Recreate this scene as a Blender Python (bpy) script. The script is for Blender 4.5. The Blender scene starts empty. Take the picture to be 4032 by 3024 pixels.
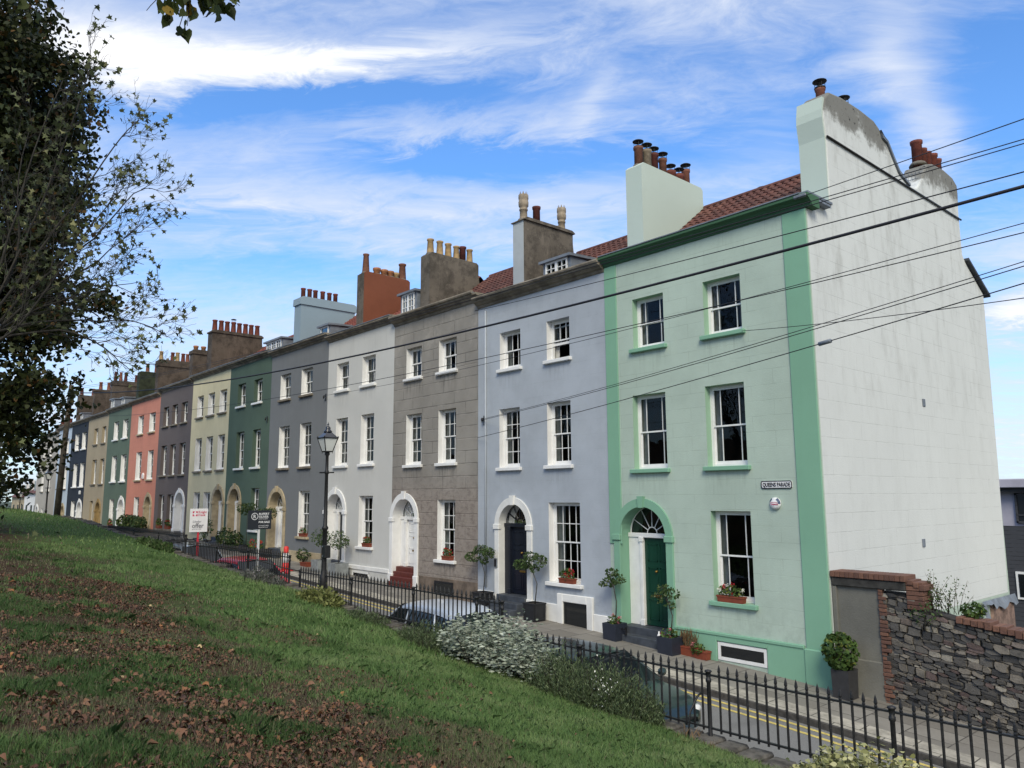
import bpy, math, random
import numpy as np
from mathutils import Matrix, Vector, noise as mnoise
R = math.radians
rnd = random.Random(7)
rng = np.random.default_rng(11)
S = bpy.context.scene
COL = S.collection

# ---------------------------------------------------------------- camera
YAW, PITCH, ROLL = R(-48.9226), R(8.2963), R(-0.2837)
fw = Vector((math.sin(YAW) * math.cos(PITCH), math.cos(YAW) * math.cos(PITCH), math.sin(PITCH)))
r0 = Vector((math.cos(YAW), -math.sin(YAW), 0)); u0 = r0.cross(fw)
rv = r0 * math.cos(ROLL) + u0 * math.sin(ROLL); uv = -r0 * math.sin(ROLL) + u0 * math.cos(ROLL)
cd = bpy.data.cameras.new('camera'); cam = bpy.data.objects.new('camera', cd); COL.objects.link(cam)
cam.matrix_world = Matrix(((rv.x, uv.x, -fw.x, 0), (rv.y, uv.y, -fw.y, 0), (rv.z, uv.z, -fw.z, 0), (0, 0, 0, 1)))
cd.sensor_width = 36; cd.lens = 3012.05 / 4032 * 36; cd.clip_start = .05; cd.clip_end = 6000
S.camera = cam
S.view_settings.view_transform = 'Standard'; S.view_settings.look = 'None'
S.view_settings.exposure = EXPO = 0.56; S.view_settings.gamma = 1

# ---------------------------------------------------------------- sun and sky
SUN = Vector((0.55, -0.52, 0.66)).normalized()      # towards the sun
sl = bpy.data.lights.new('sun', 'SUN'); sl.energy = 2.0; sl.angle = R(24); sl.color = (1, .925, .73)
so = bpy.data.objects.new('sun', sl); COL.objects.link(so); so.rotation_euler = SUN.to_track_quat('Z', 'Y').to_euler()

class NT:
    """small helper to write node graphs"""
    def __init__(s, tree): s.t = tree; tree.nodes.clear()
    def n(s, typ, **kw):
        nd = s.t.nodes.new(typ)
        for k, v in kw.items(): setattr(nd, k, v)
        return nd
    def put(s, sock, v):
        if hasattr(v, 'is_output') or isinstance(v, bpy.types.NodeSocket): s.t.links.new(v, sock)
        else:
            try: sock.default_value = v
            except Exception: sock.default_value = tuple(v) + (1,)
    def m(s, op, a, b=0.0, c=0.0, clamp=False):
        nd = s.n('ShaderNodeMath', operation=op, use_clamp=clamp)
        s.put(nd.inputs[0], a); s.put(nd.inputs[1], b); s.put(nd.inputs[2], c); return nd.outputs[0]
    def vm(s, op, a, b=(0, 0, 0)):
        nd = s.n('ShaderNodeVectorMath', operation=op); s.put(nd.inputs[0], a); s.put(nd.inputs[1], b); return nd.outputs[0]
    def sep(s, v):
        nd = s.n('ShaderNodeSeparateXYZ'); s.put(nd.inputs[0], v); return nd.outputs
    def comb(s, x, y, z):
        nd = s.n('ShaderNodeCombineXYZ')
        for i, v in enumerate((x, y, z)): s.put(nd.inputs[i], v)
        return nd.outputs[0]
    def noise(s, vec, scale, detail=4, rough=.55, dist=0.0):
        nd = s.n('ShaderNodeTexNoise'); s.put(nd.inputs['Vector'], vec)
        nd.inputs['Scale'].default_value = scale; nd.inputs['Detail'].default_value = detail
        nd.inputs['Roughness'].default_value = rough; nd.inputs['Distortion'].default_value = dist
        return nd.outputs['Fac']
    def ramp(s, v, lo, hi, a=0.0, b=1.0):
        nd = s.n('ShaderNodeMapRange', interpolation_type='SMOOTHSTEP'); s.put(nd.inputs[0], v)
        for i, q in enumerate((lo, hi, a, b)): s.put(nd.inputs[i + 1], q)
        return nd.outputs[0]
    def mix(s, f, a, b, blend='MIX'):
        nd = s.n('ShaderNodeMix', data_type='RGBA', blend_type=blend)
        s.put(nd.inputs[0], f); s.put(nd.inputs[6], a); s.put(nd.inputs[7], b); return nd.outputs[2]
    def bump(s, h, strength=.3, dist=.02):
        nd = s.n('ShaderNodeBump'); nd.inputs['Strength'].default_value = strength; nd.inputs['Distance'].default_value = dist
        s.put(nd.inputs['Height'], h); return nd.outputs[0]

W = bpy.data.worlds.new('World'); S.world = W; W.use_nodes = True
t = NT(W.node_tree)
dirn = t.n('ShaderNodeTexCoord').outputs['Generated']
dx, dy, dz = t.sep(dirn)
sky = t.n('ShaderNodeTexSky', sky_type='NISHITA', sun_disc=False)
sky.sun_elevation = math.asin(SUN.z); sky.sun_rotation = math.atan2(SUN.x, SUN.y)
sky.air_density = 1.3; sky.dust_density = .25; sky.ozone_density = 3.0
az = t.m('ARCTAN2', dx, dy); el = t.m('ARCSINE', dz)
zz = t.m('ADD', t.m('MAXIMUM', dz, 0), .16)
pu, pv = t.m('DIVIDE', dx, zz), t.m('DIVIDE', dy, zz)
ca, sa = math.cos(R(38)), math.sin(R(38))            # the streaks run across the street
qa = t.m('ADD', t.m('MULTIPLY', pu, ca), t.m('MULTIPLY', pv, sa)); qb = t.m('SUBTRACT', t.m('MULTIPLY', pv, ca), t.m('MULTIPLY', pu, sa))
q1 = t.comb(t.m('MULTIPLY', qa, 1.0), t.m('MULTIPLY', qb, 1.9), 0)
warp = t.noise(q1, 1.3, 3); q2 = t.comb(t.m('ADD', t.m('MULTIPLY', qa, 1.4), t.m('MULTIPLY', warp, 1.1)), t.m('ADD', t.m('MULTIPLY', qb, 2.8), t.m('MULTIPLY', warp, .7)), 3.7)
n1 = t.noise(q1, 1.1, 8, .62, .5); n2 = t.noise(q2, 3.2, 9, .66, .35); n3 = t.noise(q2, 13.0, 6, .65, .3)
dens = t.m('ADD', t.m('ADD', t.m('MULTIPLY', n1, .46), t.m('MULTIPLY', n2, .60)), t.m('MULTIPLY', n3, .20))
wz = t.m('MULTIPLY', t.m('SUBTRACT', n2, .5), .10); wz2 = t.m('MULTIPLY', t.m('SUBTRACT', n1, .5), .14)
azw, elw = t.m('ADD', az, wz2), t.m('ADD', el, wz)
CLOUDS = [(-73, 29.0, 13, 1.7, 8, .44), (-80, 29.5, 8, 3.0, 0, .22), (-60, 31.2, 9, .7, 10, .30), (-62, 36.5, 22, 3.2, 6, .16), (-34, 36, 14, 4, 0, .18), (-68, 27.0, 9, .9, 12, -.38), (-56, 28.6, 8, .9, 6, -.22),
          (-65, 24.6, 9, 1.4, 10, .12), (-50, 27.2, 9, 1.5, 3, .12), (-51, 24.6, 11, 1.3, 0, -.38), (-50, 21.6, 22, 1.6, 2, .22), (-72, 20.5, 8, .8, 5, .18), (-46, 19.0, 14, 1.2, 0, .14), (-66, 16.5, 6, 1.0, 4, -.10),
          (-20, 26.5, 1.7, 4.2, 8, .24), (-19, 22.5, 1.6, 2.0, 20, .20), (-42, 28.8, .9, 2.4, -32, .15), (-24.5, 24, 3, 4, 0, -.16), (-13.5, 25, 3.5, 5, 0, -.30), (-36, 25, 5, 2.5, 0, -.14), (-14.5, 11.5, 2.0, 1.2, 0, .35), (-12, 15, 5, 1.0, 0, .22), (-40, 4, 90, 7, 0, .30), (-60, 12, 30, 3.0, 0, .14)]
for a0, e0, s1, s2, rot, amp in CLOUDS:
    da = t.m('MULTIPLY', t.m('SUBTRACT', azw, R(a0)), math.cos(R(e0))); de = t.m('SUBTRACT', elw, R(e0))
    cr, sr = math.cos(R(rot)), math.sin(R(rot))
    a = t.m('DIVIDE', t.m('ADD', t.m('MULTIPLY', da, cr), t.m('MULTIPLY', de, sr)), R(s1))
    b = t.m('DIVIDE', t.m('SUBTRACT', t.m('MULTIPLY', de, cr), t.m('MULTIPLY', da, sr)), R(s2))
    g = t.m('EXPONENT', t.m('MULTIPLY', t.m('ADD', t.m('MULTIPLY', a, a), t.m('MULTIPLY', b, b)), -1))
    dens = t.m('MULTIPLY_ADD', g, amp, dens)
back = t.m('ADD', t.m('MULTIPLY', dx, math.sin(R(110))), t.m('MULTIPLY', dy, math.cos(R(110))))      # unseen heavier cloud added overhead and behind the camera for neutral fill light
dens = t.m('ADD', dens, t.m('ADD', t.ramp(back, .25, .8, 0, .45), t.ramp(el, R(44), R(62), 0, .42)))
cov = t.ramp(dens, .42, 1.06, 0, .95)
skyc = t.mix(1.0, sky.outputs[0], (.80, 1.22, 1.72), 'MULTIPLY')
thick = t.ramp(dens, .85, 1.30)
cl = t.mix(thick, (5.8, 6.4, 7.6), (9.6, 9.4, 9.3))
bgc = t.mix(cov, skyc, cl)
bg = t.n('ShaderNodeBackground'); t.put(bg.inputs[0], bgc); bg.inputs[1].default_value = SKYS = 0.088
t.t.links.new(bg.outputs[0], t.n('ShaderNodeOutputWorld').inputs[0])

# ---------------------------------------------------------------- helpers
ORG = {}
def tag(o, label=None, cat=None, group=None, kind=None):
    for k, v in (('label', label), ('category', cat), ('group', group), ('kind', kind)):
        if v: o[k] = v
    return o
def link(o, parent=None, org=None):
    COL.objects.link(o); org = Vector(org if org is not None else (0, 0, 0)); ORG[o] = org
    if parent: o.parent = parent; o.location = org - ORG[parent]
    else: o.location = org
    return o
def thing(name, loc, label, cat, group=None):
    return tag(link(bpy.data.objects.new(name, None), None, loc), label, cat, group)
class MB:
    """collects shapes in world coordinates and links them as one mesh object"""
    def __init__(s): s.v = []; s.f = []; s.m = []; s.sm = []; s.cur = 0; s.smooth = False
    def mat(s, i): s.cur = i; return s
    def poly(s, pts, m=None):
        b = len(s.v); s.v += [tuple(p) for p in pts]; s.f.append(tuple(range(b, b + len(pts)))); s.m.append(s.cur if m is None else m); s.sm.append(s.smooth)
    def mesh(s, vs, fs, sm=None):
        b = len(s.v); s.v += [tuple(p) for p in vs]
        for f in fs: s.f.append(tuple(i + b for i in f)); s.m.append(s.cur); s.sm.append(s.smooth if sm is None else sm)
    def box(s, x0, x1, y0, y1, z0, z1, bev=0.0):
        if bev > 0:
            a = bev; X = (x0, x1); Y = (y0, y1); Z = (z0, z1); vs = []; idx = {}
            for i in (0, 1):
                for j in (0, 1):
                    for k in (0, 1):
                        sx, sy, sz = 1 - 2 * i, 1 - 2 * j, 1 - 2 * k
                        for ax in range(3):
                            p = [X[i] + sx * a, Y[j] + sy * a, Z[k] + sz * a]; p[ax] = (X[i], Y[j], Z[k])[ax]
                            idx[(i, j, k, ax)] = len(vs); vs.append(p)
            fs = []
            for ax in range(3):
                o = [q for q in range(3) if q != ax]
                for e in (0, 1):
                    ring = []
                    for c in ((0, 0), (1, 0), (1, 1), (0, 1)):
                        key = [0, 0, 0]; key[ax] = e; key[o[0]] = c[0]; key[o[1]] = c[1]; ring.append(idx[(*key, ax)])
                    fs.append(ring)
            for ax in range(3):
                o = [q for q in range(3) if q != ax]
                for c in ((0, 0), (0, 1), (1, 0), (1, 1)):
                    q = []
                    for e, a_ in ((0, o[0]), (1, o[0]), (1, o[1]), (0, o[1])):
                        key = [0, 0, 0]; key[ax] = e; key[o[0]] = c[0]; key[o[1]] = c[1]; q.append(idx[(*key, a_)])
                    fs.append(q)
            for i in (0, 1):
                for j in (0, 1):
                    for k in (0, 1): fs.append([idx[(i, j, k, q)] for q in range(3)])
            s.mesh(vs, fs, False)
        else:
            vs = [(x, y, z) for x in (x0, x1) for y in (y0, y1) for z in (z0, z1)]
            s.mesh(vs, [(0, 1, 3, 2), (4, 6, 7, 5), (0, 4, 5, 1), (2, 3, 7, 6), (0, 2, 6, 4), (1, 5, 7, 3)], False)
    def prism(s, pts, ax, a, b):
        """polygon pts (2-D) extruded along axis ax from a to b"""
        def P(p, q): return {0: (q, p[0], p[1]), 1: (p[0], q, p[1]), 2: (p[0], p[1], q)}[ax]
        n = len(pts); vs = [P(p, a) for p in pts] + [P(p, b) for p in pts]
        s.mesh(vs, [tuple(range(n)), tuple(range(2 * n - 1, n - 1, -1))] + [(i, i + n, (i + 1) % n + n, (i + 1) % n) for i in range(n)], False)
    def lathe(s, prof, c, n=12, sm=True, jag=None):
        vs = []; fs = []
        for r, z in prof:
            for i in range(n): a = 2 * math.pi * i / n; vs.append((c[0] + r * math.cos(a), c[1] + r * math.sin(a), c[2] + z))
        for k in range(len(prof) - 1):
            for i in range(n): j = (i + 1) % n; fs.append((k * n + i, k * n + j, k * n + n + j, k * n + n + i))
        fs.append(tuple(range(n - 1, -1, -1))); fs.append(tuple(range(len(prof) * n - n, len(prof) * n)))
        s.mesh(vs, fs, sm)
    def tube(s, path, rad, n=6, sm=True):
        P = [Vector(p) for p in path]; k = len(P); vs = []; fs = []
        up = Vector((0, 0, 1))
        for i, p in enumerate(P):
            d = (P[min(i + 1, k - 1)] - P[max(i - 1, 0)]).normalized()
            a = d.cross(up if abs(d.z) < .95 else Vector((1, 0, 0))).normalized(); b = a.cross(d)
            r = rad[i] if hasattr(rad, '__len__') else rad
            for j in range(n): q = 2 * math.pi * j / n; vs.append(p + a * (r * math.cos(q)) + b * (r * math.sin(q)))
        for i in range(k - 1):
            for j in range(n): h = (j + 1) % n; fs.append((i * n + j, i * n + h, i * n + n + h, i * n + n + j))
        fs.append(tuple(range(n - 1, -1, -1))); fs.append(tuple(range(k * n - n, k * n)))
        s.mesh(vs, fs, sm)
    def build(s, name, mats, parent=None, org=None):
        V = np.array(s.v, float)
        if org is None: org = ((V[:, 0].min() + V[:, 0].max()) / 2, (V[:, 1].min() + V[:, 1].max()) / 2, V[:, 2].min())
        me = bpy.data.meshes.new(name); me.from_pydata([tuple(v) for v in V - np.array(org)], [], s.f)
        for m in (mats if isinstance(mats, (list, tuple)) else [mats]): me.materials.append(m)
        me.polygons.foreach_set('material_index', s.m); me.polygons.foreach_set('use_smooth', s.sm)
        me.update()
        return link(bpy.data.objects.new(name, me), parent, org)
def numesh(name, V, nper, mats, parent=None, tone=None, org=None, midx=None, smooth=False):
    """V: (k, nper, 3) polygons -> one mesh, with a random 'tone' per polygon"""
    V = np.asarray(V, np.float32); k = len(V); fl = V.reshape(-1, 3)
    if org is None: org = (float(fl[:, 0].mean()), float(fl[:, 1].mean()), float(fl[:, 2].min()))
    me = bpy.data.meshes.new(name); me.vertices.add(k * nper); me.loops.add(k * nper); me.polygons.add(k)
    me.vertices.foreach_set('co', (fl - np.array(org, np.float32)).ravel())
    me.loops.foreach_set('vertex_index', np.arange(k * nper, dtype=np.int32))
    me.polygons.foreach_set('loop_start', np.arange(0, k * nper, nper, dtype=np.int32))
    for m in (mats if isinstance(mats, (list, tuple)) else [mats]): me.materials.append(m)
    if midx is not None: me.polygons.foreach_set('material_index', np.asarray(midx, np.int32))
    if tone is None: tone = rng.random(k)
    at = me.attributes.new('tone', 'FLOAT', 'FACE'); at.data.foreach_set('value', np.asarray(tone, np.float32))
    if smooth: me.polygons.foreach_set('use_smooth', [True] * k)
    me.update(calc_edges=True); me.validate()
    return link(bpy.data.objects.new(name, me), parent, org)
def copy_thing(o, loc=None):
    c = o.copy(); COL.objects.link(c); ORG[c] = Vector(ORG[o])
    if loc is not None: c.location = loc; ORG[c] = Vector(loc)
    for ch in list(o.children):
        d = copy_thing(ch); d.parent = c
    return c
def lin(c):
    if isinstance(c, str): c = tuple(int(c[i:i + 2], 16) for i in (0, 2, 4))
    return tuple(((v / 255) / 12.92 if v / 255 < .04045 else ((v / 255 + .055) / 1.055) ** 2.4) for v in c)
def mul(c, k): return tuple(v * k for v in c)

# ---------------------------------------------------------------- materials
def newmat(name):
    m = bpy.data.materials.new(name); m.use_nodes = True; t = NT(m.node_tree)
    b = t.n('ShaderNodeBsdfPrincipled'); o = t.n('ShaderNodeOutputMaterial'); t.t.links.new(b.outputs[0], o.inputs[0])
    t.b = b; t.o = o; t.pos = t.n('ShaderNodeNewGeometry').outputs['Position']; return m, t
def plain(name, col, rough=.6, var=.12, scale=6, bump=.15, metal=0.0, spec=.4, dirt=0.0, bscale=40):
    m, t = newmat(name); col = lin(col) if isinstance(col, str) else col
    n = t.noise(t.pos, scale, 5, .6); c = t.mix(t.ramp(n, .3, .7), mul(col, 1 - var), mul(col, 1 + var))
    if dirt: c = t.mix(t.m('MULTIPLY', t.ramp(t.noise(t.pos, scale * .35, 6, .7), .45, .75), dirt), c, mul(col, .35))
    t.put(t.b.inputs['Base Color'], c); t.b.inputs['Roughness'].default_value = rough; t.b.inputs['Metallic'].default_value = metal
    t.b.inputs['Specular IOR Level'].default_value = spec
    if bump: t.put(t.b.inputs['Normal'], t.bump(t.noise(t.pos, bscale, 4), bump, .01))
    return m
def render_wall(name, col, lines=None, lw=.02, ldark=.82, stain=.15, streak=.18, rough=.85, bump=.25, grime=None, axis=0, off=0.0):
    """painted render: soft blotches, rain streaks, lined-out courses"""
    m, t = newmat(name); col = lin(col) if isinstance(col, str) else col
    x, y, z = t.sep(t.pos); h = (x, y)[axis]
    big = t.noise(t.pos, .55, 5, .6); med = t.noise(t.pos, 2.3, 6, .65)
    c = t.mix(t.ramp(big, .3, .7), mul(col, 1 - stain * .55), mul(col, 1 + stain * .35))
    c = t.mix(t.m('MULTIPLY', t.ramp(med, .5, .78), stain), c, mul(col, .62))
    st = t.noise(t.comb(t.m('MULTIPLY', h, 2.6), 0.3, t.m('MULTIPLY', z, .22)), 1.0, 6, .7)
    c = t.mix(t.m('MULTIPLY', t.ramp(st, .52, .8), streak), c, mul(col, .55))
    hgt = t.noise(t.pos, 26, 5, .65)
    if lines:
        br = t.n('ShaderNodeTexBrick', offset=.5); t.put(br.inputs['Vector'], t.comb(h, t.m('ADD', z, off), 0))
        br.inputs['Scale'].default_value = 1; br.inputs['Brick Width'].default_value = lines[0]; br.inputs['Row Height'].default_value = lines[1]
        br.inputs['Mortar Size'].default_value = lw / 2; br.inputs['Mortar Smooth'].default_value = .5
        gap = t.ramp(t.noise(t.pos, 1.7, 4, .6), .38, .58)
        f = t.m('MULTIPLY', br.outputs['Fac'], t.m('MULTIPLY', gap, 1 - ldark))
        c = t.mix(f, c, mul(col, .3)); hgt = t.m('SUBTRACT', hgt, t.m('MULTIPLY', br.outputs['Fac'], .8))
    if grime: c = grime(t, c, x, y, z, col)
    t.put(t.b.inputs['Base Color'], c); t.b.inputs['Roughness'].default_value = rough; t.b.inputs['Specular IOR Level'].default_value = .25
    t.put(t.b.inputs['Normal'], t.bump(t.m('ADD', hgt, t.m('MULTIPLY', med, .8)), bump, .02))
    return m
def grime_gable(t, c, x, y, z, col):
    n = t.noise(t.pos, 1.5, 8, .72); f = t.noise(t.comb(x, t.m('MULTIPLY', y, 1.6), t.m('MULTIPLY', z, .5)), 1.4, 7, .7)
    top = t.m('ADD', t.ramp(z, 8.3, 9.75), t.m('MULTIPLY', t.m('SUBTRACT', n, .5), 1.5))
    c = t.mix(t.m('MULTIPLY', t.ramp(f, .46, .78), t.ramp(z, 0, 8, .10, .5)), c, lin('77766f'))
    c = t.mix(t.ramp(top, .52, .86, 0, .85), c, lin('62605a'))
    spots = t.noise(t.pos, 6.5, 4, .6)
    return t.mix(t.m('MULTIPLY', t.ramp(spots, .60, .68), t.ramp(top, .72, .95)), c, lin('2c2a28'))
def grime_stone(t, c, x, y, z, col):
    n = t.noise(t.pos, 1.1, 8, .75); n2 = t.noise(t.comb(t.m('MULTIPLY', x, 1.5), 0, t.m('MULTIPLY', z, 2.2)), 2.6, 8, .8)
    low = t.ramp(z, 1.2, -.4)
    c = t.mix(t.m('MULTIPLY', low, t.ramp(n2, .45, .62, 0, .6)), c, mul(lin('42403e'), 1))
    c = t.mix(t.m('MULTIPLY', low, .35), c, lin('8c7a70'))
    return t.mix(t.m('MULTIPLY', t.ramp(z, 3.4, 5.4), t.ramp(n, .5, .68, 0, .4)), c, lin('a8a29a'))
def grime_stack(t, c, x, y, z, col):
    n = t.noise(t.pos, 1.4, 8, .75); s = t.noise(t.pos, 9, 6, .75)
    c = t.mix(t.ramp(n, .42, .60, 0, .75), c, mul(col, .38)); c = t.mix(t.ramp(t.noise(t.comb(t.m('MULTIPLY', y, 2.2), x, t.m('MULTIPLY', z, .5)), 1.2, 7, .75), .52, .72, 0, .55), c, mul(col, 1.7)); return t.mix(t.ramp(s, .58, .70, 0, .6), c, mul(col, 1.9))
def drips(wins, dark=.45, amount=.5, also=None):
    def f(t, c, x, y, z, col):
        if also: c = also(t, c, x, y, z, col)
        st = t.ramp(t.noise(t.comb(t.m('MULTIPLY', x, 9.0), 0, t.m('MULTIPLY', z, .9)), 1.0, 5, .7), .42, .72); tot = None
        for a, b_, zs in wins:
            m_ = t.m('MULTIPLY', t.m('MULTIPLY', t.ramp(x, a - .16, a + .05), t.ramp(x, b_ + .16, b_ - .05)), t.m('MULTIPLY', t.ramp(z, zs - .95, zs - .12), t.m('LESS_THAN', z, zs - .08)))
            tot = m_ if tot is None else t.m('ADD', tot, m_)
        c = t.mix(t.m('MULTIPLY', t.m('MULTIPLY', tot, st), amount), c, mul(col, dark))
        base = t.m('MULTIPLY', t.ramp(z, -2.1, -3.5), t.ramp(t.noise(t.pos, 3.1, 7, .75), .42, .66, 0, .45)); c = t.mix(base, c, mul(col, .55))
        top = t.m('MULTIPLY', t.ramp(z, 5.2, 6.4), t.ramp(t.noise(t.comb(t.m('MULTIPLY', x, 3.0), 0, t.m('MULTIPLY', z, .4)), 1.3, 7, .75), .5, .75, 0, .3)); return t.mix(top, c, mul(col, .5))
    return f
M = {}
M['white'] = plain('white_gloss_paint', (.74, .74, .74), .45, .05, 3, .08, dirt=.10)
M['offwhite'] = plain('masonry_white', (.70, .70, .69), .75, .08, 2, .2, dirt=.18)
M['black'] = plain('black_iron', (.013, .013, .015), .5, .5, 30, .5, bscale=60)
M['lead'] = plain('lead_sheet', '6f7680', .55, .2, 3, .2)
M['slate'] = plain('dark_slate', '3f444c', .6, .25, 4, .3)
M['stonetrim'] = plain('bath_stone', 'a89a80', .85, .2, 3, .4, dirt=.45)
M['darkcornice'] = plain('weathered_cornice', '787064', .85, .35, 2.5, .5, dirt=.65)
M['room_shade'] = plain('room_shade_black', (.012, .012, .013), .9, .2, 1, 0)  # shade of unlit rooms put into a near-black colour
M['net'] = plain('net_curtain', (.5, .52, .53), .9, .1, 8, 0)
M['linen'] = plain('linen_curtain', (.46, .46, .45), .9, .2, 5, 0)
M['green_trim'] = render_wall('green_trim', (.20, .385, .275), None, stain=.10, streak=.08, bump=.12)
M['lgreen'] = render_wall('pale_green_reveal', (.30, .47, .35), None, stain=.08, streak=.06, bump=.12)
M['flag'] = None
m, t = newmat('window_glass')
gl = t.n('ShaderNodeBsdfGlossy'); gl.inputs['Roughness'].default_value = .02; gl.inputs['Color'].default_value = (.9, .95, 1, 1)
tr = t.n('ShaderNodeBsdfTransparent'); tr.inputs[0].default_value = (.62, .66, .66, 1)
fr = t.n('ShaderNodeFresnel'); fr.inputs[0].default_value = 1.45
t.put(fr.inputs['Normal'], t.bump(t.noise(t.pos, 1.2, 2), .05, .1)); t.put(gl.inputs['Normal'], t.bump(t.noise(t.pos, 1.2, 2), .05, .1))
mx = t.n('ShaderNodeMixShader'); t.put(mx.inputs[0], t.m('MULTIPLY', fr.outputs[0], .6)); t.t.links.new(tr.outputs[0], mx.inputs[1]); t.t.links.new(gl.outputs[0], mx.inputs[2])
t.t.links.new(mx.outputs[0], t.o.inputs[0]); M['glass'] = m
def tile_mat(name, cols, sx=.26, sz=.24):
    m, t = newmat(name); x, y, z = t.sep(t.pos)
    wn = t.n('ShaderNodeTexWhiteNoise', noise_dimensions='2D'); t.put(wn.inputs['Vector'], t.comb(t.m('FLOOR', t.m('DIVIDE', x, sx)), t.m('FLOOR', t.m('DIVIDE', z, sz)), 0))
    v = wn.outputs['Value']; c = t.mix(t.ramp(v, .0, .6), lin(cols[0]), lin(cols[1])); c = t.mix(t.ramp(v, .7, 1), c, lin(cols[2]))
    c = t.mix(t.ramp(t.noise(t.pos, .8, 7, .7), .45, .72, 0, .65), c, lin(cols[3]))
    t.put(t.b.inputs['Base Color'], c); t.b.inputs['Roughness'].default_value = .8
    t.put(t.b.inputs['Normal'], t.bump(t.noise(t.pos, 30, 4), .3, .02)); return m
M['tile_old'] = tile_mat('old_pantiles', ('50302b', '5e3831', '6c463c', '352a2a'))
M['tile_red'] = tile_mat('red_pantiles', ('6e3a30', '7e443a', '86544a', '4a3030'))
POTC = dict(red='6e3a30', dark='562c28', buff='a88e68', pale='8c8070', orange='9a6a4a', brown='6e4a3c', rust='805244')
for k, v in POTC.items(): M['pot_' + k] = plain('chimney_pot_' + k, v, .8, .25, 7, .3, dirt=.45)
def leafmat(name, a, b, c=None, trans=.25, rough=.6, spec=.25):
    m, t = newmat(name); at = t.n('ShaderNodeAttribute', attribute_name='tone').outputs['Fac']
    col = t.mix(t.ramp(at, 0, .75), a, b)
    if c is not None: col = t.mix(t.ramp(at, .84, .90), col, c)
    t.put(t.b.inputs['Base Color'], col); t.b.inputs['Roughness'].default_value = rough; t.b.inputs['Specular IOR Level'].default_value = spec
    if trans:
        tl = t.n('ShaderNodeBsdfTranslucent'); t.put(tl.inputs[0], col); mx = t.n('ShaderNodeMixShader'); mx.inputs[0].default_value = trans
        t.t.links.new(t.b.outputs[0], mx.inputs[1]); t.t.links.new(tl.outputs[0], mx.inputs[2]); t.t.links.new(mx.outputs[0], t.o.inputs[0])
    return m
M['bark'] = plain('tree_bark', (.030, .027, .022), .9, .4, 5, .8, bscale=18)
M['bark_grey'] = plain('grey_bark', (.055, .052, .043), .9, .4, 5, .8, bscale=18)
M['soil'] = plain('potting_soil', (.02, .015, .01), .95, .3, 20, .8)
# ---------------------------------------------------------------- the lie of the land
def lerp_tab(x, xs, ys): return np.interp(x, xs, ys)
def pave(x): return lerp_tab(x, [-400, -110, -77, -63, -50, -37, -31, -25.5, -20, -14.4, -8.2, -2, 4, 30, 200], [-3, -2.2, -2.05, -2.2, -2.38, -2.78, -3.02, -3.27, -3.48, -3.70, -4.03, -4.47, -4.95, -7, -14])
def road(x, y): return pave(x) - .14 - (13.85 - y) * .075
EX = [-400, -73, -59, -47, -41, -34, -29, -24, -20, -17, -14.5, -12.8, -10.5, -8.7, -7.6, -6.8, -4, 2, 12, 60]
EZ = [0, -.75, -.89, -1.18, -1.49, -1.83, -2.2, -2.41, -2.57, -2.83, -3.07, -3.24, -3.34, -3.49, -3.51, -3.58, -3.75, -4.0, -4.6, -8]
def bank(x, y):
    """height of the grass bank"""
    x = np.asarray(x, float); y = np.asarray(y, float)
    ze = np.interp(x, EX, EZ); z0 = np.interp(x, [-400, -70, -40, -20, 0, 10, 60], [1.5, .2, -.5, -1.2, -1.6, -1.95, -4])
    tt = np.clip(y / 9.7, 0, 1.02) ** 1.2
    z = z0 + (ze - z0) * tt + np.where(y < 0, -y * .13, 0)
    return z + .05 * np.sin(x * 1.3 + y * .7) * np.sin(y * 1.1 - x * .4) * np.clip((10 - y) / 4, 0, 1) * np.clip((30 + x) / 15, .2, 1)
def grid(name, xs, ys, fz, mat, smooth=True):
    X, Y = np.meshgrid(xs, ys); Z = fz(X, Y); nx, ny = len(xs), len(ys); b = MB()
    vs = np.stack([X, Y, Z], -1).reshape(-1, 3)
    b.mesh([tuple(v) for v in vs], [(j * nx + i, j * nx + i + 1, (j + 1) * nx + i + 1, (j + 1) * nx + i) for j in range(ny - 1) for i in range(nx - 1)], smooth)
    return tag(b.build(name, mat), kind='structure')
# ground far below and to the horizon
M['far'] = plain('distant_ground', (.05, .065, .04), .95, .4, .01, 0)
grid('ground', [-3000, -1000, -300, -120, -60, -9, 40, 120, 300, 1000, 3000], [-3000, -1000, -300, -80, -40, 27.6, 60, 120, 300, 1000, 3000], lambda x, y: np.full_like(x, -13.0) - .0 * y, M['far'])
m, t = newmat('tarmac'); s = t.noise(t.pos, 90, 3, .7); c = t.mix(t.ramp(s, .3, .7), (.12, .12, .122), (.20, .20, .2))
c = t.mix(t.ramp(t.noise(t.pos, .9, 6, .7), .45, .7, 0, .5), c, (.10, .10, .10)); c = t.mix(t.ramp(t.noise(t.pos, 5, 4), .62, .7, 0, .3), c, (.22, .21, .2))
t.put(t.b.inputs['Base Color'], c); t.b.inputs['Roughness'].default_value = .85; t.put(t.b.inputs['Normal'], t.bump(s, .5, .01)); M['tarmac'] = m
XS = list(np.arange(-112, 20.1, 2.0))
grid('road', XS, [9.6, 10.5, 12, 13.85], road, M['tarmac'])
m, t = newmat('paving_flags'); x, y, z = t.sep(t.pos)
br = t.n('ShaderNodeTexBrick', offset=.37, offset_frequency=2, squash=1.35, squash_frequency=3); t.put(br.inputs['Vector'], t.comb(y, x, 0)); br.inputs['Scale'].default_value = 1
br.inputs['Brick Width'].default_value = .62; br.inputs['Row Height'].default_value = .78; br.inputs['Mortar Size'].default_value = .012; br.inputs['Bias'].default_value = 0
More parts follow.
